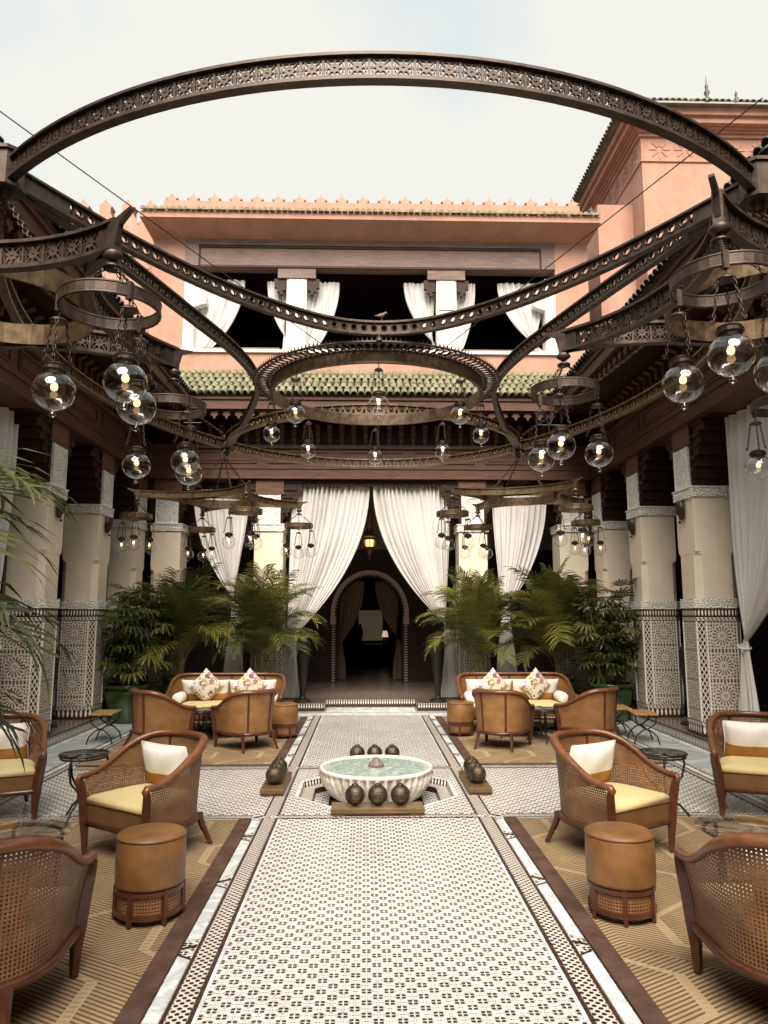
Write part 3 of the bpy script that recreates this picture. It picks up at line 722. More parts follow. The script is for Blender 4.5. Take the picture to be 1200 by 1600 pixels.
# timber lintel frame
mb = MB(); mb.box(-3.555,3.525,-.03,.3,8.60,8.788).box(-3.555,-3.30,-.03,.3,8.18,8.5995).box(3.27,3.525,-.03,.3,8.18,8.5995); mb.build('lintel_frame', M['grey_wood'], up)
mb = MB(); mb.box(-3.2995,3.2695,.0,.28,8.18,8.5995); mb.build('lintel_board', M['grey_wood'], up)
mb = MB(); mb.box(-3.299,3.269,-.022,-.0005,8.55,8.5745).box(-3.299,-3.27,-.022,-.0005,8.185,8.5495).box(3.24,3.269,-.022,-.0005,8.185,8.5495).box(-3.57,3.54,-.05,-.031,8.755,8.80).box(-3.27,3.24,-.03,-.0005,8.15,8.19); mb.build('lintel_moulding', M['dark_wood'], up)
for x0, x1 in ((-3.10,-1.85),(-1.0,1.0),(1.85,3.07)):
    MB().box(x0-.1,x1+.1,.1,.16,6.516,6.60).build('rail_board', M['grey_wood'], up)
    mb = MB()
    for k in range(int((x1-x0)/.07)): mb.box(x0+k*.07, x0+k*.07+.018, .52, .54, 6.50, 6.72)
    mb.box(x0, x1, .515, .545, 6.721, 6.75); mb.build('railing', M['black_iron'], up)
for xc in (-1.43, 1.43):
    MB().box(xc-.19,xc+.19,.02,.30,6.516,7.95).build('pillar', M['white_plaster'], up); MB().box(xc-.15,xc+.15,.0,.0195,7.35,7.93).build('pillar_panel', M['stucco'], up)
    MB().box(xc-.36,xc+.36,-.01,.30,7.951,8.148).build('pillar_cap', M['grey_wood'], up)
    for sx in (-1,1):
        for k in range(4): MB().box(min(xc+sx*(.21+.055*k), xc+sx*(.265+.055*k)), max(xc+sx*(.21+.055*k), xc+sx*(.265+.055*k)), .03, .10, 7.62+.085*abs(k-1.2), 7.95).build('pelmet_step', M['dark_wood'], up)
for sx, x0 in ((1,-3.558),(-1,3.528)):
    a, b = (x0, x0+.2) if sx > 0 else (x0-.2, x0)
    MB().box(a, b, .012, .33, 6.517, 8.0).build('jamb', M['white_plaster'], up)
    pl = [(x0, 7.3)] + [(x0+sx*(.42-.42*(k/8)**2.2), 7.45+.6*k/8) for k in range(9)]
    pl = pl if sx < 0 else pl[::-1]
    MB().prism(pl, .03, .2, axis='y').build('jamb_arch', M['stucco'], up)
# eave: sloping soffit, fascia, tiles
mb = MB(); v = []
P0 = [(-4.17,0,8.62),(4.17,0,8.62),(4.62,-.52,8.80),(-4.62,-.52,8.80)]
mb.box(-4.30,4.30,-.5,.4,8.88,9.0)
mb.add([(-4.17,-.001,8.70),(4.17,-.001,8.70),(4.30,-.5,8.88),(-4.30,-.5,8.88)], [(0,1,2,3)]); mb.add([(-4.17,-.001,8.70),(-4.30,-.5,8.88),(-4.30,.4,8.88),(-4.17,.4,8.70)], [(0,1,2,3)]); mb.add([(4.17,-.001,8.70),(4.30,-.5,8.88),(4.30,.4,8.88),(4.17,.4,8.70)], [(3,2,1,0)])
mb.build('eave', M['salmon'], up)
n = 76
for k in range(n): put('roof_tile', tile_tan, up, (-4.28+(k+.5)*8.56/n, -.56, 9.01), (radians(20)+random.uniform(-.03,.03), random.uniform(-.05,.05), random.uniform(-.04,.04)))
for k in range(n): put('roof_tile', tile_tan, up, (-4.28+(k+.5)*8.56/n, -.34, 9.095), (radians(20)+random.uniform(-.03,.03), random.uniform(-.05,.05), random.uniform(-.04,.04)))
mb = MB(); mb.add([(-4.3,-.5,9.002),(4.3,-.5,9.002),(4.3,.0,9.17),(-4.3,.0,9.17)], [(0,1,2,3)]); mb.build('tile_bed', M['tan_tile'], up)
# crenellated parapet
pr = thing('crenellated_parapet', 'salmon parapet with star shaped merlons above the tiled eave', 'parapet', (0, 13.65, 0))
MB().box(-4.15, 4.2, 0, .25, 9.0, 9.78).build('wall', M['salmon'], pr)
mer = MB().prism([(-.085,0),(.085,0),(.085,.045),(.125,.075),(.085,.088),(.050,.10),(.022,.115),(0,.19),(-.022,.115),(-.050,.10),(-.085,.088),(-.125,.075),(-.085,.045)], -.09, .09, axis='y').mesh('merlon', M['salmon'])
for k in range(20): put('merlon', mer, pr, (-4.0+k*.425, .12, 9.7805))
# set back wing wall with tall merlons on the left
rw = thing('rear_wing', 'set back salmon wall with tall pointed merlons at upper left', 'building', (0, 15.0, 0))
MB().box(-9.5, -4.0, 0, .3, 5.0, 10.0).build('wall', M['salmon'], rw); MB().box(-9.5, -4.0, -.04, -.0005, 9.27, 9.33).build('string_course', M['salmon'], rw)
mer2 = MB().prism([(-.23,-.02),(.23,-.02),(.23,.08),(.12,.28),(.12,.40),(.15,.45),(.10,.50),(.05,.52),(0,.62),(-.05,.52),(-.10,.50),(-.15,.45),(-.12,.40),(-.12,.28),(-.23,.08)], -.12, .12, axis='y').mesh('tall_merlon', M['salmon'])
for k in range(9): put('merlon', mer2, rw, (-4.35-k*.49, .15, 9.9995))
MB().box(-9.5,-4.2,.6,.64,10.15,10.18).box(-9.5,-4.2,.6,.64,10.35,10.38).build('roof_rail', M['black_iron'], rw)
star_me = MB()
for k in range(8):
    a = k*pi/4; star_me.box(0,0,0,0,0,0) if False else None
    d = (cos(a), sin(a)); nn = (-d[1], d[0])
    star_me.prism([(d[0]*.05+nn[0]*.013, d[1]*.05+nn[1]*.013),(d[0]*.17+nn[0]*.016,d[1]*.17+nn[1]*.016),(d[0]*.19,d[1]*.19),(d[0]*.17-nn[0]*.016,d[1]*.17-nn[1]*.016),(d[0]*.05-nn[0]*.013,d[1]*.05-nn[1]*.013)][::-1], -.012, .0, axis='y')
star_mesh = star_me.mesh('star_relief', M['salmon_dark'] if 'salmon_dark' in M else M['salmon'])
for k in range(6): put('star_relief', star_mesh, rw, (-4.7-k*.52, -.001, 9.0))
# low parapets over the side roofs
for sx, lb in ((-1,'low salmon parapet above the left tiled eave'),(1,'low salmon parapet above the right tiled eave')):
    o = thing('side_parapet', lb, 'parapet')
    a, b = sorted((sx*4.19, sx*4.5)); MB().box(a, b, -2.5, 13.19, 5.6, 6.40).build('wall', M['salmon'], o)
    a, b = sorted((sx*4.16, sx*4.55)); MB().box(a, b, -2.5, 13.185, 6.4005, 6.47).build('coping', M['salmon'], o)
# ---- the tower at upper right
tw = thing('tower', 'tall salmon tower with star frieze, cornice and green tiled roof', 'tower', (0, 0, 0))
TX, TY, TZ = 5.50, 13.6, 11.30
MB().box(TX, 14.0, TY, 20.0, 5.0, TZ).build('wall', M['salmon'], tw)
mb = MB()
for k, (e, z0, z1) in enumerate(((.05,TZ-.02,TZ+.045),(.10,TZ+.0455,TZ+.09),(.15,TZ+.0905,TZ+.14),(.27,TZ+.1405,TZ+.27),(.34,TZ+.2705,TZ+.42))):
    mb.box(TX-e, 14.0+e, TY-e, 20.0+e, z0, z1)
mb.build('cornice', M['salmon'], tw)
for k in range(9): put('star_relief', star_mesh, tw, (TX+.38+k*.52, TY-.001, TZ-.28), (0,0,0), (1.15,1,1.15))
for k in range(11): put('star_relief', star_mesh, tw, (TX-.001, TY+.4+k*.52, TZ-.28), (0,0,-pi/2), (1.15,1,1.15))
MB().box(TX-.03,14.03,TY-.03,20.03,TZ-.56,TZ-.53).build('string_course', M['salmon'], tw)
# hipped roof with tile rows
rz0 = TZ+.421; ap_ = (8.6, 16.8, rz0+2.85); e = .46
cn_ = [(TX-e,TY-e,rz0),(14+e,TY-e,rz0),(14+e,20+e,rz0),(TX-e,20+e,rz0)]; ap2 = (10.9, 16.8, rz0+2.85)
MB().add(cn_+[ap_, ap2], [(0,1,5,4),(1,2,5),(2,3,4,5),(3,0,4),(3,2,1,0)]).build('roof', M['green_tile'], tw)
for k in range(46): put('roof_tile', tile_tan if k % 7 == 3 else tile_green, tw, (TX-e+.06+k*.125, TY-e-.05, rz0+.0), (radians(38)+random.uniform(-.02,.02),0,random.uniform(-.02,.02)))
for k in range(52): put('roof_tile', tile_green, tw, (TX-e-.05, TY-e+.06+k*.125, rz0), (radians(38),0,-pi/2+random.uniform(-.02,.02)))
MB().lathe([(.05,0),(.07,.1),(.03,.16),(.075,.26),(.03,.36),(.045,.44),(.015,.52),(.003,.75)], 10, ap_).build('finial', M['dark_tile_roof'], tw)
MB().lathe([(.04,0),(.055,.08),(.02,.14),(.04,.2),(.003,.32)], 8, (9.3, 16.7, rz0+2.80)).build('finial', M['dark_tile_roof'], tw)
# stair block leaning on the tower
sb_ = thing('stair_block', 'plain salmon block in front of the tower flank', 'building')
MB().box(4.75, 5.499, 14.2, 17.0, 5.0, 10.15).build('wall', M['salmon'], sb_); MB().box(4.72, 5.499, 14.16, 14.199, 8.9, 8.95).build('string_course', M['salmon'], sb_)
mb = MB(); mb.box(-.10,.10,-.10,.10,0,.03); mb.lathe([(.09,.03),(.11,.1),(.07,.2),(.10,.24),(.06,.3),(.01,.36)], 8); mb.build('roof_vent', M['dark_tile_roof'], sb_, (4.85, 14.9, 10.151))
# unseen wall behind the camera, added and sized for the shade it casts
S('unseen_shade_wall', MB().box(-6.9, 6.9, -3.4, -3.0, -.05, 5.6), M['salmon'])

# ================================================================== CHANDELIER
M['ring_metal'] = plain('dark_brass_ring_metal', (.095,.062,.036), .42, .6, .4, 12, .25)
CY_, ZC, ZR = 7.0, 3.96, 3.75       # centre of the courtyard; heights of the arcs and of the inner ring
HX, HF, HB = 2.05, 3.70, 10.08      # hubs
def arc3(p0, pm, p1, n):
    ax, ay = p0; bx, by = pm; cx, cy_ = p1
    d = 2*(ax*(by-cy_)+bx*(cy_-ay)+cx*(ay-by))
    ux = ((ax*ax+ay*ay)*(by-cy_)+(bx*bx+by*by)*(cy_-ay)+(cx*cx+cy_*cy_)*(ay-by))/d
    uy = ((ax*ax+ay*ay)*(cx-bx)+(bx*bx+by*by)*(ax-cx)+(cx*cx+cy_*cy_)*(bx-ax))/d
    r = hypot(ax-ux, ay-uy); a0 = atan2(ay-uy, ax-ux); am = atan2(by-uy, bx-ux); a1 = atan2(cy_-uy, cx-ux)
    def unwrap(a, ref):
        while a < ref: a += 2*pi
        return a
    m_, e_ = unwrap(am, a0), unwrap(a1, a0)
    if m_ > e_: e_ -= 2*pi
    return [(ux+r*cos(lerp(a0,e_,k/n)), uy+r*sin(lerp(a0,e_,k/n))) for k in range(n+1)], r*abs(e_-a0)
def poly3(ctrl):
    """smooth plan curve through control points, evenly resampled"""
    P = [ctrl[0]]+list(ctrl)+[ctrl[-1]]; den = []
    for i in range(1, len(P)-2):
        for k in range(24):
            t = k/24; a, b, c_, d = P[i-1], P[i], P[i+1], P[i+2]
            den.append(tuple(.5*((2*b[j])+(-a[j]+c_[j])*t+(2*a[j]-5*b[j]+4*c_[j]-d[j])*t*t+(-a[j]+3*b[j]-3*c_[j]+d[j])*t**3) for j in (0,1)))
    den.append(tuple(ctrl[-1])); s_ = [0]
    for i in range(1, len(den)): s_.append(s_[-1]+hypot(den[i][0]-den[i-1][0], den[i][1]-den[i-1][1]))
    def fn(n):
        out = []; j = 0
        for k in range(n+1):
            q = s_[-1]*k/n
            while j < len(s_)-2 and s_[j+1] < q: j += 1
            w = (q-s_[j])/max(1e-9, s_[j+1]-s_[j]); out.append((lerp(den[j][0],den[j+1][0],w), lerp(den[j][1],den[j+1][1],w)))
        return out, s_[-1]
    return fn
# pierced web panels
def bar(mb, x0, z0, x1, z1, w, t):
    L = hypot(x1-x0, z1-z0); nx, nz = -(z1-z0)/L*w/2, (x1-x0)/L*w/2
    mb.prism([(x0-nx,z0-nz),(x1-nx,z1-nz),(x1+nx,z1+nz),(x0+nx,z0+nz)][::-1], -t, t, axis='y')
def rosette_panel(p=.088, h=.096, t=.006):
    mb = MB(); a, b = p/2, h/2; K = p/.088
    mb.box(-a,a,-t-.002,t+.002,b-.007,b).box(-a,a,-t-.002,t+.002,-b,-b+.007).box(-a,-a+.006,-t-.001,t+.001,-b+.007,b-.007).box(a-.006,a,-t-.001,t+.001,-b+.007,b-.007)
    fl = []
    for k in range(24):
        an = 2*pi*k/24; r = (.026 if k % 3 == 0 else .0185)*K
        fl.append((r*cos(an), r*sin(an)))
    mb.prism(fl[::-1], -t, t, axis='y'); mb.lathe([(.011,0),(.007,.004),(.001,.006)], 8)
    # square line round the flower, open at the corners
    for sx in (-1,1):
        bar(mb, sx*.031*K,-.018*K, sx*.031*K,.018*K, .006, t*.8); bar(mb, -.018*K,sx*.034*K, .018*K,sx*.034*K, .006, t*.8)
        bar(mb, sx*.02*K,0, sx*(a-.004),0, .008, t*.8); bar(mb, 0,sx*.02*K, 0,sx*(b-.005), .008, t*.8)
        for sz in (-1,1): bar(mb, sx*.016*K,sz*.016*K, sx*.030*K,sz*.033*K, .007, t*.8)
    return mb
def circle_panel(p=.10, h=.096, t=.005, r=.020):
    mb = MB(); n = 16; a, b = p/2, h/2; sq = []
    for k in range(n):
        an = 2*pi*k/n+.0001; c_, s_ = cos(an), sin(an); m = min(a/abs(c_) if abs(c_) > 1e-6 else 9, b/abs(s_) if abs(s_) > 1e-6 else 9); sq.append((m*c_, m*s_))
    ci = [(r*cos(2*pi*k/n), r*sin(2*pi*k/n)) for k in range(n)]
    v = [(x,-t,z) for x,z in sq]+[(x,-t,z) for x,z in ci]+[(x,t,z) for x,z in sq]+[(x,t,z) for x,z in ci]; f = []
    for i in range(n):
        j = (i+1)%n; f += [(i,j,n+j,n+i),(2*n+j,2*n+i,3*n+i,3*n+j),(n+i,n+j,3*n+j,3*n+i)]
    mb.add(v, f)
    for k in range(8):
        an = pi*k/4+pi/8; bar(mb, .028*cos(an), .028*sin(an), .040*cos(an+.25), .040*sin(an+.25), .005, t+.003)
    for yy in (-t-.0035, t+.0035): mb.tube([((r+.005)*cos(2*pi*k/14), yy, (r+.005)*sin(2*pi*k/14)) for k in range(14)], .0045, 4, closed=True, smooth=False)
    mb.box(-a,-a+.004,-t-.004,t+.004,-b+.008,b-.008)
    mb.box(-a,a,-t-.004,t+.004,b-.008,b).box(-a,a,-t-.004,t+.004,-b,-b+.008)
    return mb
panel_A = rosette_panel(.098,.098).mesh('rosette_panel', M['iron']); panel_B = circle_panel(.085,.085,.005,.0185).mesh('ring_panel', M['iron']); panel_D = circle_panel().mesh('ring_panel_brass', M['brass'])
panel_S = rosette_panel(.105, .105).mesh('rosette_panel_star', M['iron']); panel_SB = rosette_panel(.105,.115).mesh('rosette_panel_star_brass', M['brass'])

ch = thing('ring_chandelier', 'huge hanging bronze chandelier of pierced arcs around a central ring', 'chandelier', (0, CY_, 0))
def arc_beam(parent, pts_fn, z, mat, panel, pitch, h=.096, w=.065, name='arc_beam', ends=0.0, n=48, oy=0):
    pts, L = pts_fn(n)
    pts = [(x, y-oy) for x, y in pts]
    mb = MB(); mb.ribbon(pts, -w/2, w/2, z+h/2, z+h/2+.014); mb.ribbon(pts, -w/2, w/2, z-h/2-.018, z-h/2); mb.ribbon(pts, -w*.28, w*.28, z+h/2+.0145, z+h/2+.022)
    b = mb.build(name, M[mat], parent)
    # solid plates at the ends
    fine, _ = pts_fn(400); fine = [(x, y-oy) for x, y in fine]
    m = max(1, int((L-2*ends)/pitch)); 
    for k in range(m):
        s = (ends + (k+.5)*(L-2*ends)/m)/L*400; i = min(399, int(s)); q = s-i
        x, y = lerp(fine[i][0], fine[i+1][0], q), lerp(fine[i][1], fine[i+1][1], q)
        an = atan2(fine[i+1][1]-fine[i][1], fine[i+1][0]-fine[i][0])
        put('web_panel', panel, b, (x, y, z), (0,0,an), ((L-2*ends)/m/pitch, 1, 1))
    if ends > .01:
        for seg in (fine[:max(2,int(400*ends/L))], fine[-max(2,int(400*ends/L)):]):
            MB().ribbon(seg[::4]+[seg[-1]], -.009, .009, z-h/2+.0005, z+h/2-.0005).build('end_plate', M[mat], b)
    return b
h_ = HX
fl, fr, bl, br = (-h_,HF), (h_,HF), (-h_,HB), (h_,HB)
arc_beam(ch, lambda n: arc3(fl,(0,2.88),fr,n), ZC, 'iron', panel_A, .098, .098, .048, ends=.06, oy=CY_)
arc_beam(ch, poly3([(-h_,HF),(-1.62,4.45),(-1.2,5.03),(-.8,5.44),(-.4,5.72),(0,5.81),(.4,5.72),(.8,5.44),(1.2,5.03),(1.62,4.45),(h_,HF)]), ZC, 'iron', panel_B, .085, .085, .05, ends=.42, oy=CY_)
arc_beam(ch, lambda n: arc3(bl,(0,11.3),br,n), ZC, 'brass', panel_D, .125, ends=.12, oy=CY_)
arc_beam(ch, lambda n: arc3(bl,(0,8.24),br,n), ZC, 'brass', panel_D, .125, ends=.12, oy=CY_)
for sx in (-1,1):
    arc_beam(ch, poly3([(sx*h_,HF),(sx*1.76,4.65),(sx*1.50,5.55),(sx*1.31,6.25),(sx*1.22,6.85),(sx*1.24,7.4),(sx*1.40,8.1),(sx*1.70,9.1),(sx*h_,HB)]), ZC, 'iron', panel_B, .085, .085, .05, ends=.30, oy=CY_)
    arc_beam(ch, lambda n: arc3((sx*h_,HF),(sx*3.02,6.9),(sx*h_,HB),n), ZC, 'brass', panel_D, .125, ends=.25, oy=CY_)
# hubs
for x, y in (fl, fr, bl, br):
    mb = MB(); mb.prism([(.085*cos(pi/8+k*pi/4), .085*sin(pi/8+k*pi/4)) for k in range(8)], -.085, .095); mb.prism([(.10*cos(pi/8+k*pi/4), .10*sin(pi/8+k*pi/4)) for k in range(8)], .0955, .115); mb.prism([(.10*cos(pi/8+k*pi/4), .10*sin(pi/8+k*pi/4)) for k in range(8)], -.105, -.0855)
    hub = mb.build('hub', M['iron'], ch, (x, y-CY_, ZC))
    MB().lathe([(.06,.1155),(.05,.13),(.02,.14),(.004,.145)], 10).build('hub_cap', M['iron'], hub); MB().lathe([(.012,-.16),(.03,-.15),(.045,-.1055)], 10).build('hub_drop', M['iron'], hub)
# the inner ring: band, flared pierced rim, cresting
RR, RO = 1.03, 1.20
def circ(r, n=96): return [(r*cos(2*pi*k/n), r*sin(2*pi*k/n)) for k in range(n)]
ring = MB().ribbon(circ(RR), -.006, .006, ZR-.02, ZR+.085, closed=True).ribbon(circ(RR), -.018, .018, ZR-.033, ZR-.0205, closed=True).build('inner_ring', M['ring_metal'], ch)
mb = MB()
for k in range(110):       # flat pierced rim: scrolls between two hoops
    a = 2*pi*k/110; b = a+2*pi/110; m_ = (a+b)/2
    for (a0, a1) in ((a,b),(b,a)):
        mb.tube([(RR*cos(a0), RR*sin(a0), ZR+.082), (RO*cos(a1), RO*sin(a1), ZR+.092)], .007, 4, smooth=False)
    for rr in (.28,.72):
        c_ = ((RR+(RO-RR)*rr)*cos(m_), (RR+(RO-RR)*rr)*sin(m_), ZR+.087)
        mb.tube([(c_[0]+.017*cos(q*pi/3), c_[1]+.017*sin(q*pi/3), c_[2]) for q in range(6)], .006, 4, closed=True, smooth=False)
mb.tube([((RR+.004)*cos(2*pi*k/96), (RR+.004)*sin(2*pi*k/96), ZR+.084) for k in range(96)], .011, 6, closed=True); mb.tube([(RO*cos(2*pi*k/96), RO*sin(2*pi*k/96), ZR+.092) for k in range(96)], .012, 6, closed=True)
o = mb.build('pierced_rim', M['iron'], ring); o['kind'] = 'stuff'
mb = MB()
for k in range(190):
    a = 2*pi*k/190; c_, s_ = cos(a)*RO, sin(a)*RO; dx, dy = -sin(a)*.011, cos(a)*.011
    mb.add([(c_-dx,s_-dy,ZR+.100),(c_+dx,s_+dy,ZR+.100),(c_*1.004,s_*1.004,ZR+.136),(c_*.992,s_*.992,ZR+.100)], [(0,1,2),(1,3,2),(3,0,2),(0,3,1)])
o = mb.build('cresting', M['iron'], ring); o['kind'] = 'stuff'
for k in range(4):
    a = pi/2*k; x, y = RO*cos(a), RO*sin(a)
    MB().tube([(x,y,ZR+.10),(x*1.0,y*1.0,ZC-.05)], .014, 6).lathe([(.03,0),(.03,.02),(.016,.03)], 8, (x,y,ZR+.095)).build('hanger_post', M['iron'], ch)
# chain helper: oval links
def chain(mb, p0, p1, link=.045, r=.0042, n=7, sag=0.0):
    p0, p1 = Vector(p0), Vector(p1); L = (p1-p0).length; m = max(1, int(L/(link*.72)))
    for k in range(m):
        a, b = (k-.14)/m, (k+1.14)/m
        q0, q1 = p0.lerp(p1, a), p0.lerp(p1, b); q0.z -= sag*4*a*(1-a); q1.z -= sag*4*b*(1-b)
        d = (q1-q0); l = d.length/2; d.normalize(); c_ = (q0+q1)/2
        u = d.cross(Vector((0,1,0)) if abs(d.y) < .9 else Vector((1,0,0))).normalized(); w = d.cross(u)
        s_ = u if k % 2 else w
        mb.tube([c_ + d*(l*cos(2*pi*i/n)) + s_*(l*.48*sin(2*pi*i/n)) for i in range(n)], r, 4, closed=True)
    return mb
# suspension chains from the front hubs to the eaves, thin stay cables
for i, (x0, x1, lb) in enumerate(((-2.1,-3.3,'heavy iron chain running from the front left hub to the eave'),(2.1,3.3,'heavy iron chain running from the front right hub to the eave'))):
    o = thing('suspension_chain', lb, 'chain'); mb = MB(); chain(mb, (x0,HF,ZC+.2), (x1,3.9,5.15), .13, .011, 10); mb.build('links', M['black_iron'], o)
for sx, lb in ((-1,'long chain from the rear left hub to the left eave'),(1,'long chain from the rear right hub to the right eave')):
    o = thing('stay_chain', lb, 'chain'); mb = MB(); chain(mb, (sx*2.12,HB-.05,ZC+.16), (sx*3.3,6.2,4.75), .075, .006, 8, .06); mb.build('links', M['iron'], o)
for p0, p1, lb in (((-4.3,7.6,7.25),(-.55,13.19,6.35),'thin steel cable crossing the sky at upper left'),((4.3,7.3,7.3),(1.15,13.19,6.40),'thin steel cable crossing the tower at upper right')):
    o = thing('stay_cable', lb, 'cable'); MB().tube([vlerp(p0,p1,k/8) for k in range(9)], .008, 5).build('wire', M['black_iron'], o)

# ---- lanterns
GR = .086
def lantern_meshes():
    d = {}
    mb = MB(); mb.tube([(0,0,0),(.004,0,-.02),(0,0,-.04)], .004, 5); mb.tube([(.012*cos(a),0,.008+.012*sin(a)) for a in (0,.8,1.6,2.4,3.2,4.0,4.8)], .0035, 4); d['hook'] = mb.mesh('hook', M['cap'])
    d['canopy'] = MB().lathe([(.004,-.036),(.022,-.040),(.036,-.052),(.038,-.060),(.030,-.060)], 12).mesh('canopy', M['cap'])
    mb = MB()
    chain(mb, (.034,0,-.058), (.062,0,-.235), .026, .0026, 6); mb.tube([(.062,0,-.235),(.072,0,-.242),(.074,0,-.228),(.066,0,-.224)], .003, 4)
    d['chain'] = mb.mesh('chain', M['cap'])
    d['collar'] = MB().lathe([(.004,-.236),(.022,-.238),(.040,-.246),(.047,-.250),(.045,-.257),(.053,-.261),(.053,-.273),(.045,-.277),(.043,-.288),(.030,-.288)], 16, smooth=False).mesh('collar', M['cap'])
    zc = -.285-GR+.012; pr = []
    for k in range(15):
        a = lerp(radians(62), -pi/2+.14, k/14); pr.append((GR*cos(a), zc+GR*.97*sin(a)))
    mb = MB(); rings = [[(r*cos(2*pi*i/26), r*sin(2*pi*i/26), z) for i in range(26)] for r, z in pr]; mb.loft(rings, cap=False, smooth=True); d['globe'] = mb.mesh('globe', M['globe'])
    d['drop'] = MB().lathe([(.010,zc-GR*.95),(.007,zc-GR-.006),(.013,zc-GR-.014),(.013,zc-GR-.022),(.004,zc-GR-.029)], 8).mesh('drop', M['globe'])
    d['socket'] = MB().lathe([(.016,-.285),(.016,-.312),(.010,-.314)], 8).mesh('socket', M['cap'])
    d['bulb'] = MB().lathe([(.005,zc+.036),(.012,zc+.028),(.0155,zc+.016),(.012,zc+.004),(.002,zc-.001)], 10).mesh('bulb', M['bulb'])
    return d
LM = lantern_meshes()
def lantern(x, y, z, label, group, rz=0, scale=1.0):
    o = thing('globe_lantern', label, 'lantern', (x, y, z), rz, group)
    if scale != 1.0: o.scale = (scale,)*3
    for k, me in LM.items():
        if k == 'chain':
            for q in range(3): put('chain', me, o, (0,0,0), (0,0,2*pi*q/3+.5))
        else: put(k, me, o)
    return o
words8 = ['nearest lantern of the central ring, hanging over the fountain', 'front left lantern of the central ring', 'leftmost lantern of the central ring', 'rear left lantern of the central ring', 'farthest lantern of the central ring', 'rear right lantern of the central ring', 'rightmost lantern of the central ring', 'front right lantern of the central ring']
for k in range(8):
    a = -pi/2 - k*pi/4
    lantern(RR*cos(a), CY_+RR*sin(a), ZR-.04, 'clear glass globe lantern, ' + words8[k], 'lanterns of the central ring', random.uniform(0,2))

# ---- four pointed star frames under the hubs, hoops at their tips, three lanterns on each hoop
ZS = 3.22
hoop_me = MB(); HR = .205
hoop_me.ribbon(circ(HR,32), -.004, .004, -.022, .022, closed=True); hoop_me.tube([(HR*cos(2*pi*k/32), HR*sin(2*pi*k/32), .024) for k in range(32)], .007, 5, closed=True); hoop_me.tube([(HR*cos(2*pi*k/32), HR*sin(2*pi*k/32), -.024) for k in range(32)], .007, 5, closed=True)
for k in range(3):
    a = 2*pi*k/3; hoop_me.box(HR*cos(a)-.012, HR*cos(a)+.012, HR*sin(a)-.012, HR*sin(a)+.012, -.04, .035)
hoop_mesh = {m: hoop_me.mesh('hoop_'+m, M[m]) for m in ('iron','brass')}
hc = MB()
chain(hc, (HR,0,.03), (.03,0,.165), .032, .0032, 6)
hc_me = hc.mesh('hoop_chain', M['cap'])
hcap = MB().lathe([(.005,.215),(.012,.195),(.04,.180),(.042,.168),(.02,.162)], 10).mesh('hoop_cap', M['cap'])
tipname = {(-1,-1):'near left', (1,-1):'near right', (1,1):'far right', (-1,1):'far left'}
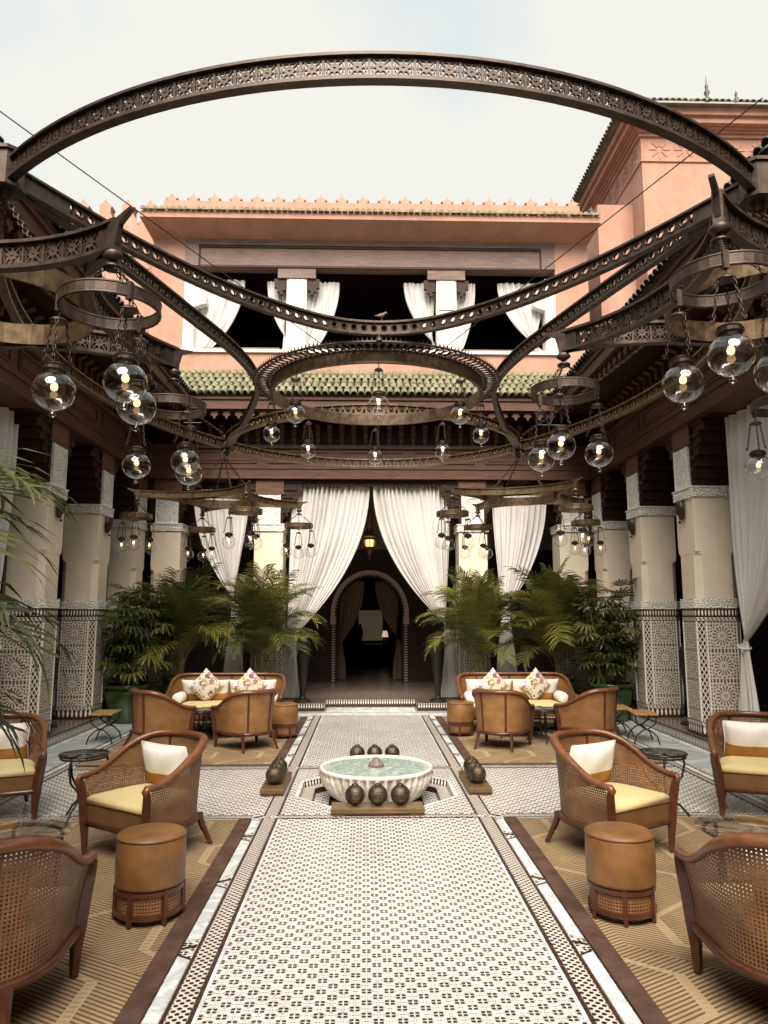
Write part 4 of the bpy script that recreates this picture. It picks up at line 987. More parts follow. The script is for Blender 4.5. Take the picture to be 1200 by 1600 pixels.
def star_frame(cx, cy_, nm, front, rot, rad=1.10, zs=ZS):
    mat = 'iron' if front else 'brass'
    o = thing('star_frame', 'four pointed pierced bronze star frame hanging at the %s of the great chandelier' % nm, 'chandelier frame', (cx, cy_, zs), rot, 'star frames under the great chandelier')
    tips = [(rad*cos(pi/4+k*pi/2), rad*sin(pi/4+k*pi/2)) for k in range(4)]
    hh = .105 if front else .07
    for k in range(4):
        p0, p1 = tips[k], tips[(k+1)%4]; a = pi/2+k*pi/2
        mid = (.50*cos(a), .50*sin(a))
        if front: arc_beam(o, lambda n: arc3(p0, mid, p1, n), 0, 'iron', panel_S, .105, .105, .05, 'concave_arm', ends=.10, n=24)
        else:
            pts, L = arc3(p0, mid, p1, 20); mb = MB(); mb.ribbon(pts, -.006, .006, -hh/2, hh/2); mb.ribbon(pts, -.022, .022, hh/2, hh/2+.01); mb.ribbon(pts, -.022, .022, -hh/2-.012, -hh/2)
            b = mb.build('concave_arm', M['brass'], o); mb = MB()
            for i in range(1, 20):
                for q in (-.012, .012): mb.lathe([(.001,-.006),(.011,-.006),(.011,.006),(.001,.006)], 6, (0,0,0))
                break
    mb = MB().ribbon(circ(.47,40), -.005, .005, -.06, .06, closed=True); mb.build('hub_ring', M['brass'], o)
    for x, y in tips:
        MB().box(-.022,.022,-.022,.022,-hh/2-.03,hh/2+.016).lathe([(.035,-hh/2-.03),(.045,-hh/2-.05),(.02,-hh/2-.07)], 10).build('tip_block', M[mat], o, (x, y, 0), (0,0,pi/4))
        a = atan2(y, x); MB().prism([(.02,hh/2+.014),(.13,hh/2+.03),(.13,hh/2+.018),(.05,hh/2-.02),(.025,-hh/2)], -.012, .012, axis='y').build('tip_finial', M[mat], o, (x, y, 0), (0,0,a))
    mb = MB()
    for k in range(4):
        a = pi/4+k*pi/2; chain(mb, (.47*cos(a), .47*sin(a), .06), (.02*cos(a), .02*sin(a), ZC-zs-.16), .06, .0055, 8)
    mb.build('suspension_chain', M['cap'], o)
    R_ = Matrix.Rotation(rot, 2)
    for k, (x, y) in enumerate(tips):
        w = R_ @ Vector((x, y)); wx, wy = cx+w.x, cy_+w.y
        key = (1 if w.x > 0 else -1, 1 if w.y > 0 else -1); tn = tipname[key]
        if not -60 < 570+1140*(wx+.11)/(wy+.15) < 1260: continue        # outside the picture
        hz = zs-hh/2-.07-.205
        hp = thing('lantern_hoop', 'small pierced hoop under the %s tip of the %s star frame' % (tn, nm), 'hoop', (wx, wy, hz), {'front left': radians(70), 'front right': radians(5)}.get(nm, random.uniform(0,2)), 'lantern hoops under the star frames')
        put('hoop', hoop_mesh[mat], hp); [put('chain', hc_me, hp, (0,0,0), (0,0,2*pi*i/3)) for i in range(3)]; put('cap', hcap, hp)
        for q in range(3):
            a = hp.rotation_euler[2] + 2*pi*q/3
            lx, ly = wx+HR*cos(a), wy+HR*sin(a)
            rel = [(HR*cos(hp.rotation_euler[2]+2*pi*i/3), i) for i in range(3)]; order = sorted(rel); pos = ['left','middle','right'][[i for _, i in order].index(q)]
            lantern(lx, ly, hz-.03, 'globe lantern, %s of three on the %s hoop of the %s star' % (pos, tn, nm), 'lanterns on the star frames', random.uniform(0,2))
    return o
star_frame(-2.05, 3.72, 'front left', True, radians(5), 1.10, 3.24)
star_frame(2.02, 3.72, 'front right', True, radians(9), 1.10, 3.30)
star_frame(-2.12, 10.2, 'rear left', False, radians(-19), 1.15, 3.20)
star_frame(2.06, 9.95, 'rear right', False, radians(-21), 1.12, 3.22)

# a small bird on the front inner arc
bd = thing('bird', 'small brown bird perched on the inner arc of the chandelier', 'bird', (.02, 5.81, ZC+.072), radians(20)); bd.scale = (.7,.7,.7)
rings = []
for (x, z, r) in ((-.085,.045,.004),(-.05,.05,.012),(-.02,.055,.026),(.01,.062,.030),(.03,.075,.026),(.042,.092,.018),(.055,.10,.018),(.066,.10,.012),(.074,.098,.005),(.085,.096,.001)):
    rings.append([(x, r*.8*cos(2*pi*k/10), z+r*sin(2*pi*k/10)) for k in range(10)])
MB().loft(rings).tube([(.0,.01,.035),(.005,.012,.0)], .003, 4).tube([(.0,-.01,.035),(.005,-.012,.0)], .003, 4).build('body', plain('brown_feathers', (.16,.10,.06), .8, 0, .4, 40, .3), bd)

# ================================================================== CURTAINS
def curtain(name, label, top_l, top_r, tie, zt, z_tie, z_bot, y0, tie_w, pleats, amp=.05, group=None, mat='drape', bulge=.25, tail=True, axis='x', nv=30, base=None, inv=False):
    """cloth hung between two top points, swept to a tie-back; axis = wall direction"""
    o = thing(name, label, 'curtain', (0,0,0), 0, group)
    nu = pleats*6
    def pt(u, v):
        tc_ = tie + tie_w*(u-.5)
        if v <= .72 or not tail:
            q = v/.72 if tail else v
            z = lerp(zt, z_tie, q); z -= .0
            a = lerp(top_l, top_r, u)
            k = q**2.2 if True else q
            e = (u if not inv else 1-u)
            k = lerp(q**1.2, q**2.0, e)        # free edge hangs, wall edge drops straight
            x = lerp(a, tc_, k)
            z += -bulge*0 + (bulge*sin(pi*q)*-.12)*e
            sh = 1-.65*q**3
        else:
            q = (v-.72)/.28; z = lerp(z_tie, z_bot, q); x = tc_ + (u-.5)*tie_w*1.6*smooth01(0,.8,q); sh = .35+.35*q
        u2 = u + .016*sin(11*u+top_l*3) + .010*sin(23*u+1.7*top_r)
        ph = u2*pleats*2*pi
        d = amp*sh*(.78+.32*sin(7.3*u+top_l))*(sin(ph + .6*sin(u*9+v*2)) + .28*sin(2.3*ph+v*3)) + .012*sin(v*9+u*14)
        return (x, y0+d, z) if axis == 'x' else (y0+d, x, z)
    MB().grid(pt, nu, nv).build('cloth', M[mat], o)
    if tail:
        m = MB(); pts = []
        for k in range(12):
            a = 2*pi*k/12; dx, dy = (tie_w*.56)*cos(a), (amp*.9+.015)*sin(a)
            pts.append((tie+dx, y0+dy, z_tie+.02*cos(a)) if axis == 'x' else (y0+dy, tie+dx, z_tie+.02*cos(a)))
        m.tube(pts, .014, 5, closed=True).build('tie_band', M[mat], o)
    return o
yc = 13.18
curtain('curtain', 'white pleated curtain left of the central lobby entrance', -1.46, -.03, -1.40, 3.92, 1.28, PZ+.02, yc, .18, 17, .062)
curtain('curtain', 'white pleated curtain right of the central lobby entrance', 1.46, .03, 1.40, 3.92, 1.28, PZ+.02, yc, .18, 17, .062)
rodc = thing('curtain_pelmet', 'dark scalloped timber pelmet over the central curtains', 'pelmet', (0, 13.12, 0))
mb = MB(); mb.box(-1.52, 1.52, -.05, .03, 3.93, 4.015); mb.build('board', M['dark_wood'], rodc)
mb = MB().prism([(-.028,0),(.028,0),(.028,-.02),(0,-.05),(-.028,-.02)], -.012, .012, axis='y').mesh('scallop', M['dark_wood'])
for k in range(36): put('scallop', mb, rodc, (-1.2+k*.0686, -.04, 3.9305))
for sx in (-1,1):
    for k in range(7):
        MB().box(min(sx*(1.24+k*.045), sx*(1.285+k*.045)), max(sx*(1.24+k*.045), sx*(1.285+k*.045)), -.06, .0, 3.90-k*.075-.10, 3.929).build('shoulder_step', M['dark_wood'], rodc)
curtain('curtain', 'grey white curtain in the left bay of the back colonnade', -2.20, -3.22, -2.42, 3.85, 1.75, PZ+.02, yc, .14, 11, .055)
curtain('curtain', 'grey white curtain in the right bay of the back colonnade', 2.20, 3.22, 2.42, 3.85, 1.75, PZ+.02, yc, .14, 11, .055)
curtain('curtain', 'tall white curtain tied back beside the nearest right column', 8.72, 6.4, 8.60, 4.0, 1.22, PZ+.02, 4.35, .14, 15, .06, axis='y')
curtain('curtain', 'tall white curtain at the left edge beside the nearest left column', 8.72, 6.4, 8.60, 4.0, 1.22, PZ+.02, -4.35, .14, 15, .06, axis='y')
# upstairs curtains
for lbl, a, b, t in (('leftmost curtain of the upstairs window', -3.45, -2.45, -3.28), ('upstairs curtain left of the left pillar', -1.62, -2.02, -1.56), ('upstairs curtain right of the left pillar', -1.24, -.62, -1.26), ('upstairs curtain left of the right pillar', 1.24, .62, 1.28), ('upstairs curtain right of the right pillar', 1.62, 2.02, 1.56), ('rightmost curtain of the upstairs window', 3.42, 2.45, 3.25)):
    curtain('curtain', 'white ' + lbl, a, b, t, 7.98 if abs(a) < 3 else 8.0, 6.56, 6.52, UY+.22, .30 if abs(a) < 3 else .34, 7, .03, tail=False)
# brown curtains inside the arch
curtain('curtain', 'brown striped curtain hanging in the left half of the arch', -.70, -.12, -.66, 2.36, 1.0, PZ+.02, DW+.45, .10, 8, .03, mat='brown_drape')
curtain('curtain', 'brown striped curtain hanging in the right half of the arch', .70, .12, .66, 2.36, 1.0, PZ+.02, DW+.45, .10, 8, .03, mat='brown_drape')

# hanging brass lantern before the arch
hl = thing('entrance_lantern', 'lit brass lantern hanging between the central curtains', 'lantern', (-.02, 14.6, 3.05))
MB().lathe([(.01,-.36),(.03,-.33),(.015,-.29),(.06,-.22),(.09,-.14),(.12,-.13),(.12,-.11)], 12).build('base', M['brass'], hl)
mb = MB()
for k in range(8):
    a = 2*pi*k/8; mb.tube([(.105*cos(a),.105*sin(a),-.11),(.12*cos(a),.12*sin(a),.05),(.15*cos(a),.15*sin(a),.09)], .008, 4)
mb.build('cage', M['brass'], hl); MB().lathe([(.02,-.105),(.085,-.10),(.095,.03),(.02,.04)], 12).build('glass', M['lantern_glow'], hl)
MB().lathe([(.17,.09),(.17,.11),(.09,.16),(.05,.30),(.07,.34),(.03,.42),(.06,.5),(.04,.6),(.01,.7)], 12).build('crown', M['brass'], hl)
mb = MB(); chain(mb, (0,0,.69), (0,0,1.5), .06, .006, 7); mb.build('chain', M['brass'], hl)

# ================================================================== FOUNTAIN
FX, FY = 0.0, 7.05
oc = [(.82*cos(pi/8+k*pi/4), .82*sin(pi/8+k*pi/4)) for k in range(8)]
fo = thing('sunken_basin', 'sunken octagonal mosaic basin around the fountain bowl', 'basin', (FX, FY, 0))
mb = MB()
sq_ = [(.787,.32),(.32,.885),(-.32,.885),(-.787,.32),(-.787,-.32),(-.32,-.885),(.32,-.885),(.787,-.32)]
corner = {0:(.787,.885), 2:(-.787,.885), 4:(-.787,-.885), 6:(.787,-.885)}
oc2 = [(oc[k][0]*.955 if abs(oc[k][0])>.5 else oc[k][0], oc[k][1]) for k in range(8)]
for k in range(8):
    a, b = oc2[k], oc2[(k+1)%8]; c0, c1 = sq_[k], sq_[(k+1)%8]
    if k in corner: mb.add([(*a,0),(*c0,0),(*corner[k],0),(*c1,0),(*b,0)], [(0,1,2,3,4)])
    else: mb.add([(*a,0),(*c0,0),(*c1,0),(*b,0)], [(0,1,2,3)])
mb.build('surround', M['mosaic'], fo)
lv = [(1.0,0.002,.955,.002,'marble'),(.955,.002,.945,-.05,'teeth_small'),(.945,-.05,.80,-.05,'checker'),(.80,-.05,.79,-.10,'dark_tile'),(.79,-.10,.60,-.10,'mosaic'),(.60,-.10,.59,-.15,'dark_tile'),(.59,-.15,0.05,-.15,'mosaic')]
for k0, z0, k1, z1, m_ in lv:
    for k in range(8):
        a, b = oc2[k], oc2[(k+1)%8]; L = hypot(a[0]-b[0], a[1]-b[1])
        MB().add([(a[0]*k0,a[1]*k0,z0),(b[0]*k0,b[1]*k0,z0),(b[0]*k1,b[1]*k1,z1),(a[0]*k1,a[1]*k1,z1)], [(3,2,1,0)], uv=[(0,1),(L,1),(L,0),(0,0)]).build('step_facet', M[m_], fo)
fb = thing('fountain_bowl', 'fluted veined marble fountain bowl brimming with green water', 'fountain', (FX, FY, -.149))
rings = []; n = 168
for r, z, fa in ((.20,0,0),(.22,.02,.04),(.30,.05,.14),(.40,.11,.17),(.475,.21,.17),(.508,.29,.14),(.516,.325,.05)):
    rings.append([(r*(1+fa*(abs(sin(21*2*pi*k/n))**.7-.7))*cos(2*pi*k/n), r*(1+fa*(abs(sin(21*2*pi*k/n))**.7-.7))*sin(2*pi*k/n), z) for k in range(n)])
for r, z in ((.523,.33),(.527,.345),(.521,.358),(.503,.361),(.491,.355),(.487,.34)): rings.append([(r*cos(2*pi*k/n), r*sin(2*pi*k/n), z) for k in range(n)])
MB().loft(rings).build('bowl', M['bowl_marble'], fb)
MB().add([(.487*cos(2*pi*k/64), .487*sin(2*pi*k/64), .347) for k in range(64)], [tuple(range(64))]).build('water', M['water'], fb)
MB().lathe([(.066,.34),(.072,.355),(.062,.38),(.035,.405),(.030,.415),(.012,.43),(.002,.435)], 60, flute=10, fa=.16).build('spout', plain('brown_marble_spout', (.16,.10,.09), .35, 0, .3, 30, .2), fb)
ball_m = MB(); pr = [(.080*cos(lerp(-pi/2,pi/2,k/14)), .08+.080*sin(lerp(-pi/2,pi/2,k/14))) for k in range(15)]; pr[0] = (.002,0); pr[-1] = (.002,.16)
ball_m.lathe(pr, 28); ball_me = ball_m.mesh('ball_body', M['bronze_ball'])
cap_me = MB().lathe([(.026,.154),(.028,.163),(.016,.168),(.004,.172)], 12).mesh('ball_cap', M['bronze_ball'])
band_me = MB()
for zz in (.045,.062,.098,.115):
    rr = sqrt(.08**2-(zz-.08)**2)+.0005; band_me.tube([(rr*cos(2*pi*k/28), rr*sin(2*pi*k/28), zz) for k in range(28)], .0022, 4, closed=True)
band_me = band_me.mesh('ball_bands', M['bronze_ball'])
for (x, y, rz, nm) in ((0,6.20,0,'in front of'),(0,8.0,0,'behind'),(-.93,7.14,pi/2,'left of'),(.93,7.14,pi/2,'right of')):
    b = thing('ball_stand', 'low wooden stand of bronze balls %s the fountain' % nm, 'stand', (x, y, .006), rz, 'ball stands round the fountain')
    MB().bbox(-.375,.375,-.105,.105,.022,.060,.005).build('board', M['base_wood'], b); MB().box(-.37,.37,-.098,.098,.010,.0215).build('under_board', M['dark_chair_wood'], b)
    for sx in (-1,1): MB().box(sx*.315-.05, sx*.315+.05, -.1, .1, 0, .0095).build('foot', M['base_wood'], b)
    for k in range(3):
        d = (k-1)*.185; px_, py_ = (x+d, y) if rz == 0 else (x, y+d)
        w = (['left','middle','right'] if rz == 0 else ['near','middle','far'])[k]
        o = thing('bronze_ball', 'hammered bronze ball, %s one on the stand %s the fountain' % (w, nm), 'ball', (px_, py_, .067), random.uniform(0,6), 'bronze balls round the fountain')
        put('ball_body', ball_me, o); put('ball_cap', cap_me, o); put('ball_bands', band_me, o)

# ================================================================== RUGS
def make_rug(x0, x1, y0, y1, label, bx, front):
    o = thing('rug', label, 'rug', ((x0+x1)/2, (y0+y1)/2, .006), 0, 'tan woven rugs'); w, d = (x1-x0)/2, (y1-y0)/2
    MB().bbox(-w, w, -d, d, 0, .010, .004).build('pile', M['rug'], o)
    s = .10; a, b = (w-s, w) if bx > 0 else (-w, -w+s)
    MB().bbox(a, b+.002, -d-.002, d+.002, .0, .0135, .004).build('border', M['rug_border'], o)
    if front: MB().bbox(-w, w-s-.001 if bx > 0 else w, -d-.002, -d+.05, .0, .013, .003).build('front_border', M['rug_border'], o) if bx > 0 else MB().bbox(-w+s+.001, w, -d-.002, -d+.05, .0, .013, .003).build('front_border', M['rug_border'], o)
    return o
make_rug(-3.15, -.99, .6, 6.0, 'tan patterned rug under the near left chairs', 1, False); make_rug(.99, 3.15, .6, 6.0, 'tan patterned rug under the near right chairs', -1, False)
make_rug(-3.15, -1.0, 8.06, 11.75, 'tan patterned rug under the far left sofa', 1, True); make_rug(1.0, 3.15, 8.06, 11.75, 'tan patterned rug under the far right sofa', -1, True)
RZ0 = .0175

# ================================================================== SEATING
def u_path(Wd, F, B, rc, na=6, nc=10, nb=4):
    p = [(-Wd, lerp(F, -B+rc, k/na)) for k in range(na)]
    p += [(-Wd+rc-rc*cos(pi/2*k/nc), -B+rc-rc*sin(pi/2*k/nc)) for k in range(nc)]
    p += [(lerp(-Wd+rc, Wd-rc, k/nb), -B) for k in range(nb)] if Wd-rc > .03 else []
    p += [(Wd-rc+rc*sin(pi/2*k/nc), -B+rc-rc*cos(pi/2*k/nc)) for k in range(nc)]
    p += [(Wd, lerp(-B+rc, F, k/na)) for k in range(na+1)]
    return p
def normals(p):
    out = []
    for i in range(len(p)):
        a, b = p[max(i-1,0)], p[min(i+1,len(p)-1)]; d = hypot(b[0]-a[0], b[1]-a[1]); out.append(((b[1]-a[1])/d*-1*-1, -(b[0]-a[0])/d))
    return [(-nx if False else nx, ny) for nx, ny in out]
def tub_seat(o, Wd, F, B, rc, ztop, zarm, stiles, leglist, cane='cane', wood='chair_wood', dark='dark_chair_wood', yl=.0):
    p = u_path(Wd, F, B, rc); n = len(p)
    nr = normals(p)
    # outward normal check
    if nr[0][0] > 0: nr = [(-a,-b) for a, b in nr]
    zb = .215
    def ztp(y):
        t = min(1, max(0, (F-y)/(F+B-.06))); t = lerp(t, t*t*(3-2*t), .75)
        return lerp(zarm, ztop, t**1.25)
    zt = [ztp(q[1]) for q in p]
    top = [(q[0]+m[0]*.04, q[1]+m[1]*.04, z) for q, m, z in zip(p, nr, zt)]
    ss = [0]
    for i in range(1,n): ss.append(ss[-1]+hypot(p[i][0]-p[i-1][0], p[i][1]-p[i-1][1]))
    mb = MB(); nv = 8; v = []; uv = []
    for j in range(nv+1):
        t = j/nv
        for i in range(n):
            fl = .04*t**1.6
            z = lerp(zb, zt[i]-.01, t); v.append((p[i][0]+nr[i][0]*fl, p[i][1]+nr[i][1]*fl, z)); uv.append((ss[i], z))
    mb.add(v, [(j*n+i, j*n+i+1, (j+1)*n+i+1, (j+1)*n+i) for j in range(nv) for i in range(n-1)], uv=uv, smooth=True); mb.build('cane_shell', M[cane], o)
    # crest rail with scrolled arm ends
    L0 = [(top[0][0]+.006, top[0][1]+.040, zarm-.045),(top[0][0]+.003, top[0][1]+.050, zarm-.020),(top[0][0], top[0][1]+.034, zarm+.0)]
    L1 = [(top[-1][0]+.0, top[-1][1]+.034, zarm+.0),(top[-1][0]-.003, top[-1][1]+.050, zarm-.020),(top[-1][0]-.006, top[-1][1]+.040, zarm-.045)]
    rl = [.016,.024,.025] + [lerp(.024,.034,smooth01(.1,-B+.1,q[1])) for q in p] + [.025,.024,.016]
    MB().tube(L0+top+L1, rl, 8, sq=.72).build('crest_rail', M[wood], o)
    # lower rail
    bot = [(q[0]+m[0]*.004, q[1]+m[1]*.004, zb-.012) for q, m in zip(p, nr)]
    MB().tube(bot+[bot[0]], .023, 6, sq=1.0).build('seat_rail', M[dark], o)
    mb = MB()
    for s_ in stiles:
        i = min(range(n), key=lambda k: abs((p[k][0]-s_[0]))+abs(p[k][1]-s_[1]))
        mb_ = MB(); mb_.tube([(p[i][0]+nr[i][0]*(.04*(t**1.6)+.006), p[i][1]+nr[i][1]*(.04*(t**1.6)+.006), lerp(zb, zt[i], t)) for t in (0,.25,.5,.75,1)], .013, 6); mb_.build('stile', M[dark], o)
    # arm posts running into the front legs
    for sx in (-1,1):
        mb_ = MB(); mb_.tube([(sx*(Wd+.036),F+.034,zarm-.02),(sx*(Wd+.028),F+.024,zarm-.08),(sx*(Wd+.014),F+.014,zb+.12),(sx*Wd,F+.008,zb),(sx*(Wd-.004),F+.004,.12),(sx*(Wd-.006),F,0)], [.028,.034,.037,.038,.028,.019], 4, smooth=False); mb_.build('front_leg', M[dark], o)
    for (x, y, dx, dy) in leglist:
        mb_ = MB(); mb_.tube([(x,y,zb),(x+dx*.25,y+dy*.25,.14),(x+dx,y+dy,0)], [.026,.022,.015], 6, smooth=False); mb_.build('back_leg', M[dark], o)
    # seat box and cushion
    ins = [(q[0]-m[0]*.018, q[1]-m[1]*.018) for q, m in zip(p, nr)]; ins[0] = (ins[0][0], F+.01); ins[-1] = (ins[-1][0], F+.01)
    cx = sum(q[0] for q in ins)/n; cyy = .0
    ring = lambda k, z: [(cx+(q[0]-cx)*k, cyy+(q[1]-cyy)*k, z) for q in ins]
    MB().loft([ring(.99,.205), ring(1.0,.24), ring(1.0,.332)], smooth=False).build('seat_box', M['leather_dark'], o)
    rr = [ring(1.0,.334), ring(1.012,.35), ring(1.0,.366), ring(.93,.382), ring(.75,.394), ring(.4,.399), ring(.02,.40)]
    MB().loft(rr, smooth=True).build('seat_cushion', M['seat_fabric'], o)
    pp = [(cx+(q[0]-cx)*1.012, cyy+(q[1]-cyy)*1.012, .334) for q in ins]
    MB().tube(pp, .005, 5, closed=True).build('piping', M['leather'], o)
    return o
def make_armchair(label, loc, rz, cane='cane'):
    o = thing('armchair', label, 'armchair', loc, rz, 'cane tub armchairs')
    return tub_seat(o, .30, .28, .30, .285, .72, .50, [(-.14,-.28),(.14,-.28),(-.29,-.05),(.29,-.05)][:2], [(-.21,-.255,-.03,-.09),(.21,-.255,.03,-.09)], cane)
def place(src, label, x, y, facing, z=RZ0):
    o = copy_tree(src); o['label'] = label; o.location = (x, y, z); o.rotation_euler = (0,0,radians(facing-90)); return o
ac = make_armchair('cane armchair with back turned at the bottom left corner', (-1.66,3.20,RZ0), radians(94-90))
place(ac, 'cane armchair with back turned at the bottom right corner', 1.66, 3.17, 87)
place(ac, 'cane armchair angled beside the left tan stool, white and mustard cushion inside', -1.57, 5.24, 236)
place(ac, 'cane armchair angled beside the right tan stool, white and mustard cushion inside', 1.56, 5.20, -58)
place(ac, 'cane armchair cut by the left picture edge', -3.08, 6.20, 294)
place(ac, 'cane armchair cut by the right picture edge', 3.12, 6.16, 248)
acf = make_armchair('far left cane armchair seen from behind, nearest the green pots', (-2.60,9.18,RZ0), radians(42-90), 'fine_cane'); acf.scale = (.95,.95,.94)
place(acf, 'cane armchair seen from behind in front of the left sofa', -1.52, 9.12, 128)
place(acf, 'cane armchair seen from behind in front of the right sofa', 1.55, 9.10, 62)
place(acf, 'far right cane armchair seen from behind, beside the two folding stools', 2.70, 9.28, 135)
def make_sofa(label, x, y):
    o = thing('sofa', label, 'sofa', (x, y, RZ0), pi, 'cane sofas at the back')
    tub_seat(o, .74, .30, .30, .27, .735, .50, [(-.4,-.3),(0,-.3),(.4,-.3)], [(-.62,-.25,-.03,-.07),(.62,-.25,.03,-.07),(0,-.28,0,-.05)], 'fine_cane'); return o
sfl = make_sofa('cane and wood sofa with floral cushions in the left far group', -2.0, 10.35)
sfr = copy_tree(sfl); sfr['label'] = 'cane and wood sofa with floral cushions in the right far group'; sfr.location = (1.97, 10.35, RZ0)

# cushions
def pillow_mb(w, h, t, n=14):
    mb = MB()
    for sgn in (-1, 1):
        def pt(u, v):
            a, b = 2*u-1, 2*v-1
            k = ((1-abs(a)**2.6)*(1-abs(b)**2.6)); k = max(k, 0)**.5
            px_ = 1-.07*(1-abs(b)**2)*abs(a)**4; pz = 1-.07*(1-abs(a)**2)*abs(b)**4
            return (a*w/2*px_, sgn*t/2*k*(1+.05*sin(5*a+3*b)), b*h/2*pz)
        mb.grid(pt if sgn < 0 else (lambda u, v: pt(1-u, v)), n, n)
    return mb
def two_tone():
    m = Mat('white_and_mustard_cushion_cloth', (.7,.66,.6), .9, spec=.15); x, y, z = m.xyz('Object'); n = m.noise(5,4); f = m.noise(90,2)
    m.color(m.mix(z.lt(-.022), m.mix(n.step(.3,.7), (.66,.62,.56), (.78,.75,.70)), m.mix(n.step(.3,.7), (.30,.14,.03), (.42,.21,.055)))); m.bump(n*.8+f*.2, .4, .01); return m.m
tt = pillow_mb(.46,.33,.15).mesh('two_tone_cover', two_tone()); fm = pillow_mb(.37,.37,.14).mesh('floral_cover', M['floral']); wm_ = pillow_mb(.66,.32,.13).mesh('back_cover', two_tone())
zip_me = MB().tube([(-.216,0,.0),(-.229,0,.155),(-.222,0,.163),(0,0,.155),(.222,0,.163),(.229,0,.155),(.216,0,0),(.229,0,-.155),(.222,0,-.163),(0,0,-.155),(-.222,0,-.163),(-.229,0,-.155)], .004, 5, closed=True).mesh('piping', M['white_fabric'])
def cushion(label, chair_xy, facing, back=.14, z=.545, tilt=16, me=tt, roll=0, group='back cushions on the armchairs'):
    a = radians(facing); x, y = chair_xy[0]-cos(a)*back, chair_xy[1]-sin(a)*back
    o = thing('cushion', label, 'cushion', (x, y, z), a-pi/2, group)
    put('cover', me, o, (0,0,0), (radians(-tilt) if True else 0, radians(roll), 0))
    if me is tt: put('piping', zip_me, o, (0,0,0), (radians(-tilt), radians(roll), 0))
    return o
def cush(l, xy, f, **k): return cushion(l, xy, f, **k)
cush('white and mustard cushion in the chair beside the left tan stool', (-1.57,5.24), 236)
cush('white and mustard cushion in the chair beside the right tan stool', (1.56,5.20), -58)
cush('white and mustard cushion in the chair at the left picture edge', (-3.08,6.20), 294)
cush('white and mustard cushion in the chair at the right picture edge', (3.12,6.16), 248)
cush('cushion just showing over the arm of the bottom left chair', (-1.66,3.20), 94)
cush('cushion just showing over the arm of the bottom right chair', (1.66,3.17), 87)
for sx, nm, cx in ((-1,'left',-2.0),(1,'right',1.97)):
    cush('white and mustard back cushion, left half of the %s sofa' % nm, (cx-.33,10.35), 270, back=.16, z=.545, me=wm_, group='sofa back cushions'); cush('white and mustard back cushion, right half of the %s sofa' % nm, (cx+.33,10.35), 270, back=.16, z=.545, me=wm_, group='sofa back cushions')
    cush('floral cushion standing on its corner, left one on the %s sofa' % nm, (cx-.30,10.35), 270, back=.04, z=.615, tilt=18, me=fm, roll=45, group='floral sofa cushions'); cush('floral cushion standing on its corner, right one on the %s sofa' % nm, (cx+.30,10.35), 270, back=.04, z=.615, tilt=18, me=fm, roll=45, group='floral sofa cushions')
    for s2, n2 in ((-1,'left'),(1,'right')):
        b = thing('bolster', 'white and tan bolster at the %s arm of the %s sofa' % (n2, nm), 'bolster', (cx+s2*.63, 10.30, .475), 0, 'sofa bolsters')
        MB().lathe([(.01,-.17),(.06,-.168),(.072,-.155),(.072,-.08)], 16).build('end', M['leather'], b, (0,0,0), (pi/2,0,0)); MB().lathe([(.073,-.079),(.074,0),(.073,.15),(.06,.165),(.01,.168)], 16).build('roll', M['white_fabric'], b, (0,0,0), (pi/2,0,0))

# stools: leather drum on a cane footed frame
def make_stool(label, x, y, cane='cane'):
    o = thing('drum_stool', label, 'stool', (x, y, RZ0), radians(12), 'tan leather drum stools')
    R0 = .178
    MB().lathe([(R0-.02,.17),(R0,.176),(R0+.002,.19),(R0+.004,.30),(R0+.001,.405),(R0-.004,.415)], 40).build('drum', M['leather'], o)
    MB().lathe([(R0-.004,.4155),(R0-.012,.427),(R0-.05,.435),(.06,.44),(.005,.441)], 40).build('seat', M['leather'], o); MB().tube([((R0+.001)*cos(2*pi*k/40), (R0+.001)*sin(2*pi*k/40), .415) for k in range(40)], .005, 5, closed=True).build('piping', M['leather_dark'], o)
    MB().ribbon(circ(R0-.014,40), -.012, .012, .145, .169, closed=True).build('upper_rail', M['dark_chair_wood'], o); MB().ribbon(circ(R0-.014,40), -.012, .012, .035, .060, closed=True).build('lower_rail', M['dark_chair_wood'], o)
    mb = MB(); nn = 40; v = [((R0-.014)*cos(2*pi*k/nn), (R0-.014)*sin(2*pi*k/nn), z) for z in (.0601,.1449) for k in range(nn+1)]; uv = [(R0*2*pi*k/nn, z) for z in (.0601,.1449) for k in range(nn+1)]
    mb.add(v, [(k,k+1,nn+2+k,nn+1+k) for k in range(nn)], uv=uv, smooth=True); mb.build('cane_band', M[cane], o)
    for k in range(6):
        a = 2*pi*k/6; mb = MB(); mb.tube([((R0-.010)*cos(a),(R0-.010)*sin(a),.172),((R0-.009)*cos(a),(R0-.009)*sin(a),.06),((R0-.004)*cos(a),(R0-.004)*sin(a),0)], [.016,.017,.012], 4, smooth=False); mb.build('leg', M['dark_chair_wood'], o)
    return o
st = make_stool('tan leather drum stool standing near on the left rug', -1.25, 4.16)
for lb, x, y in (('tan leather drum stool standing near on the right rug', 1.27, 4.12), ('tan leather drum stool beside the left sofa', -1.16, 9.85), ('tan leather drum stool beside the right sofa', 1.17, 9.98)):
    c_ = copy_tree(st); c_['label'] = lb; c_.location = (x, y, RZ0); c_.rotation_euler = (0,0,random.uniform(0,1))

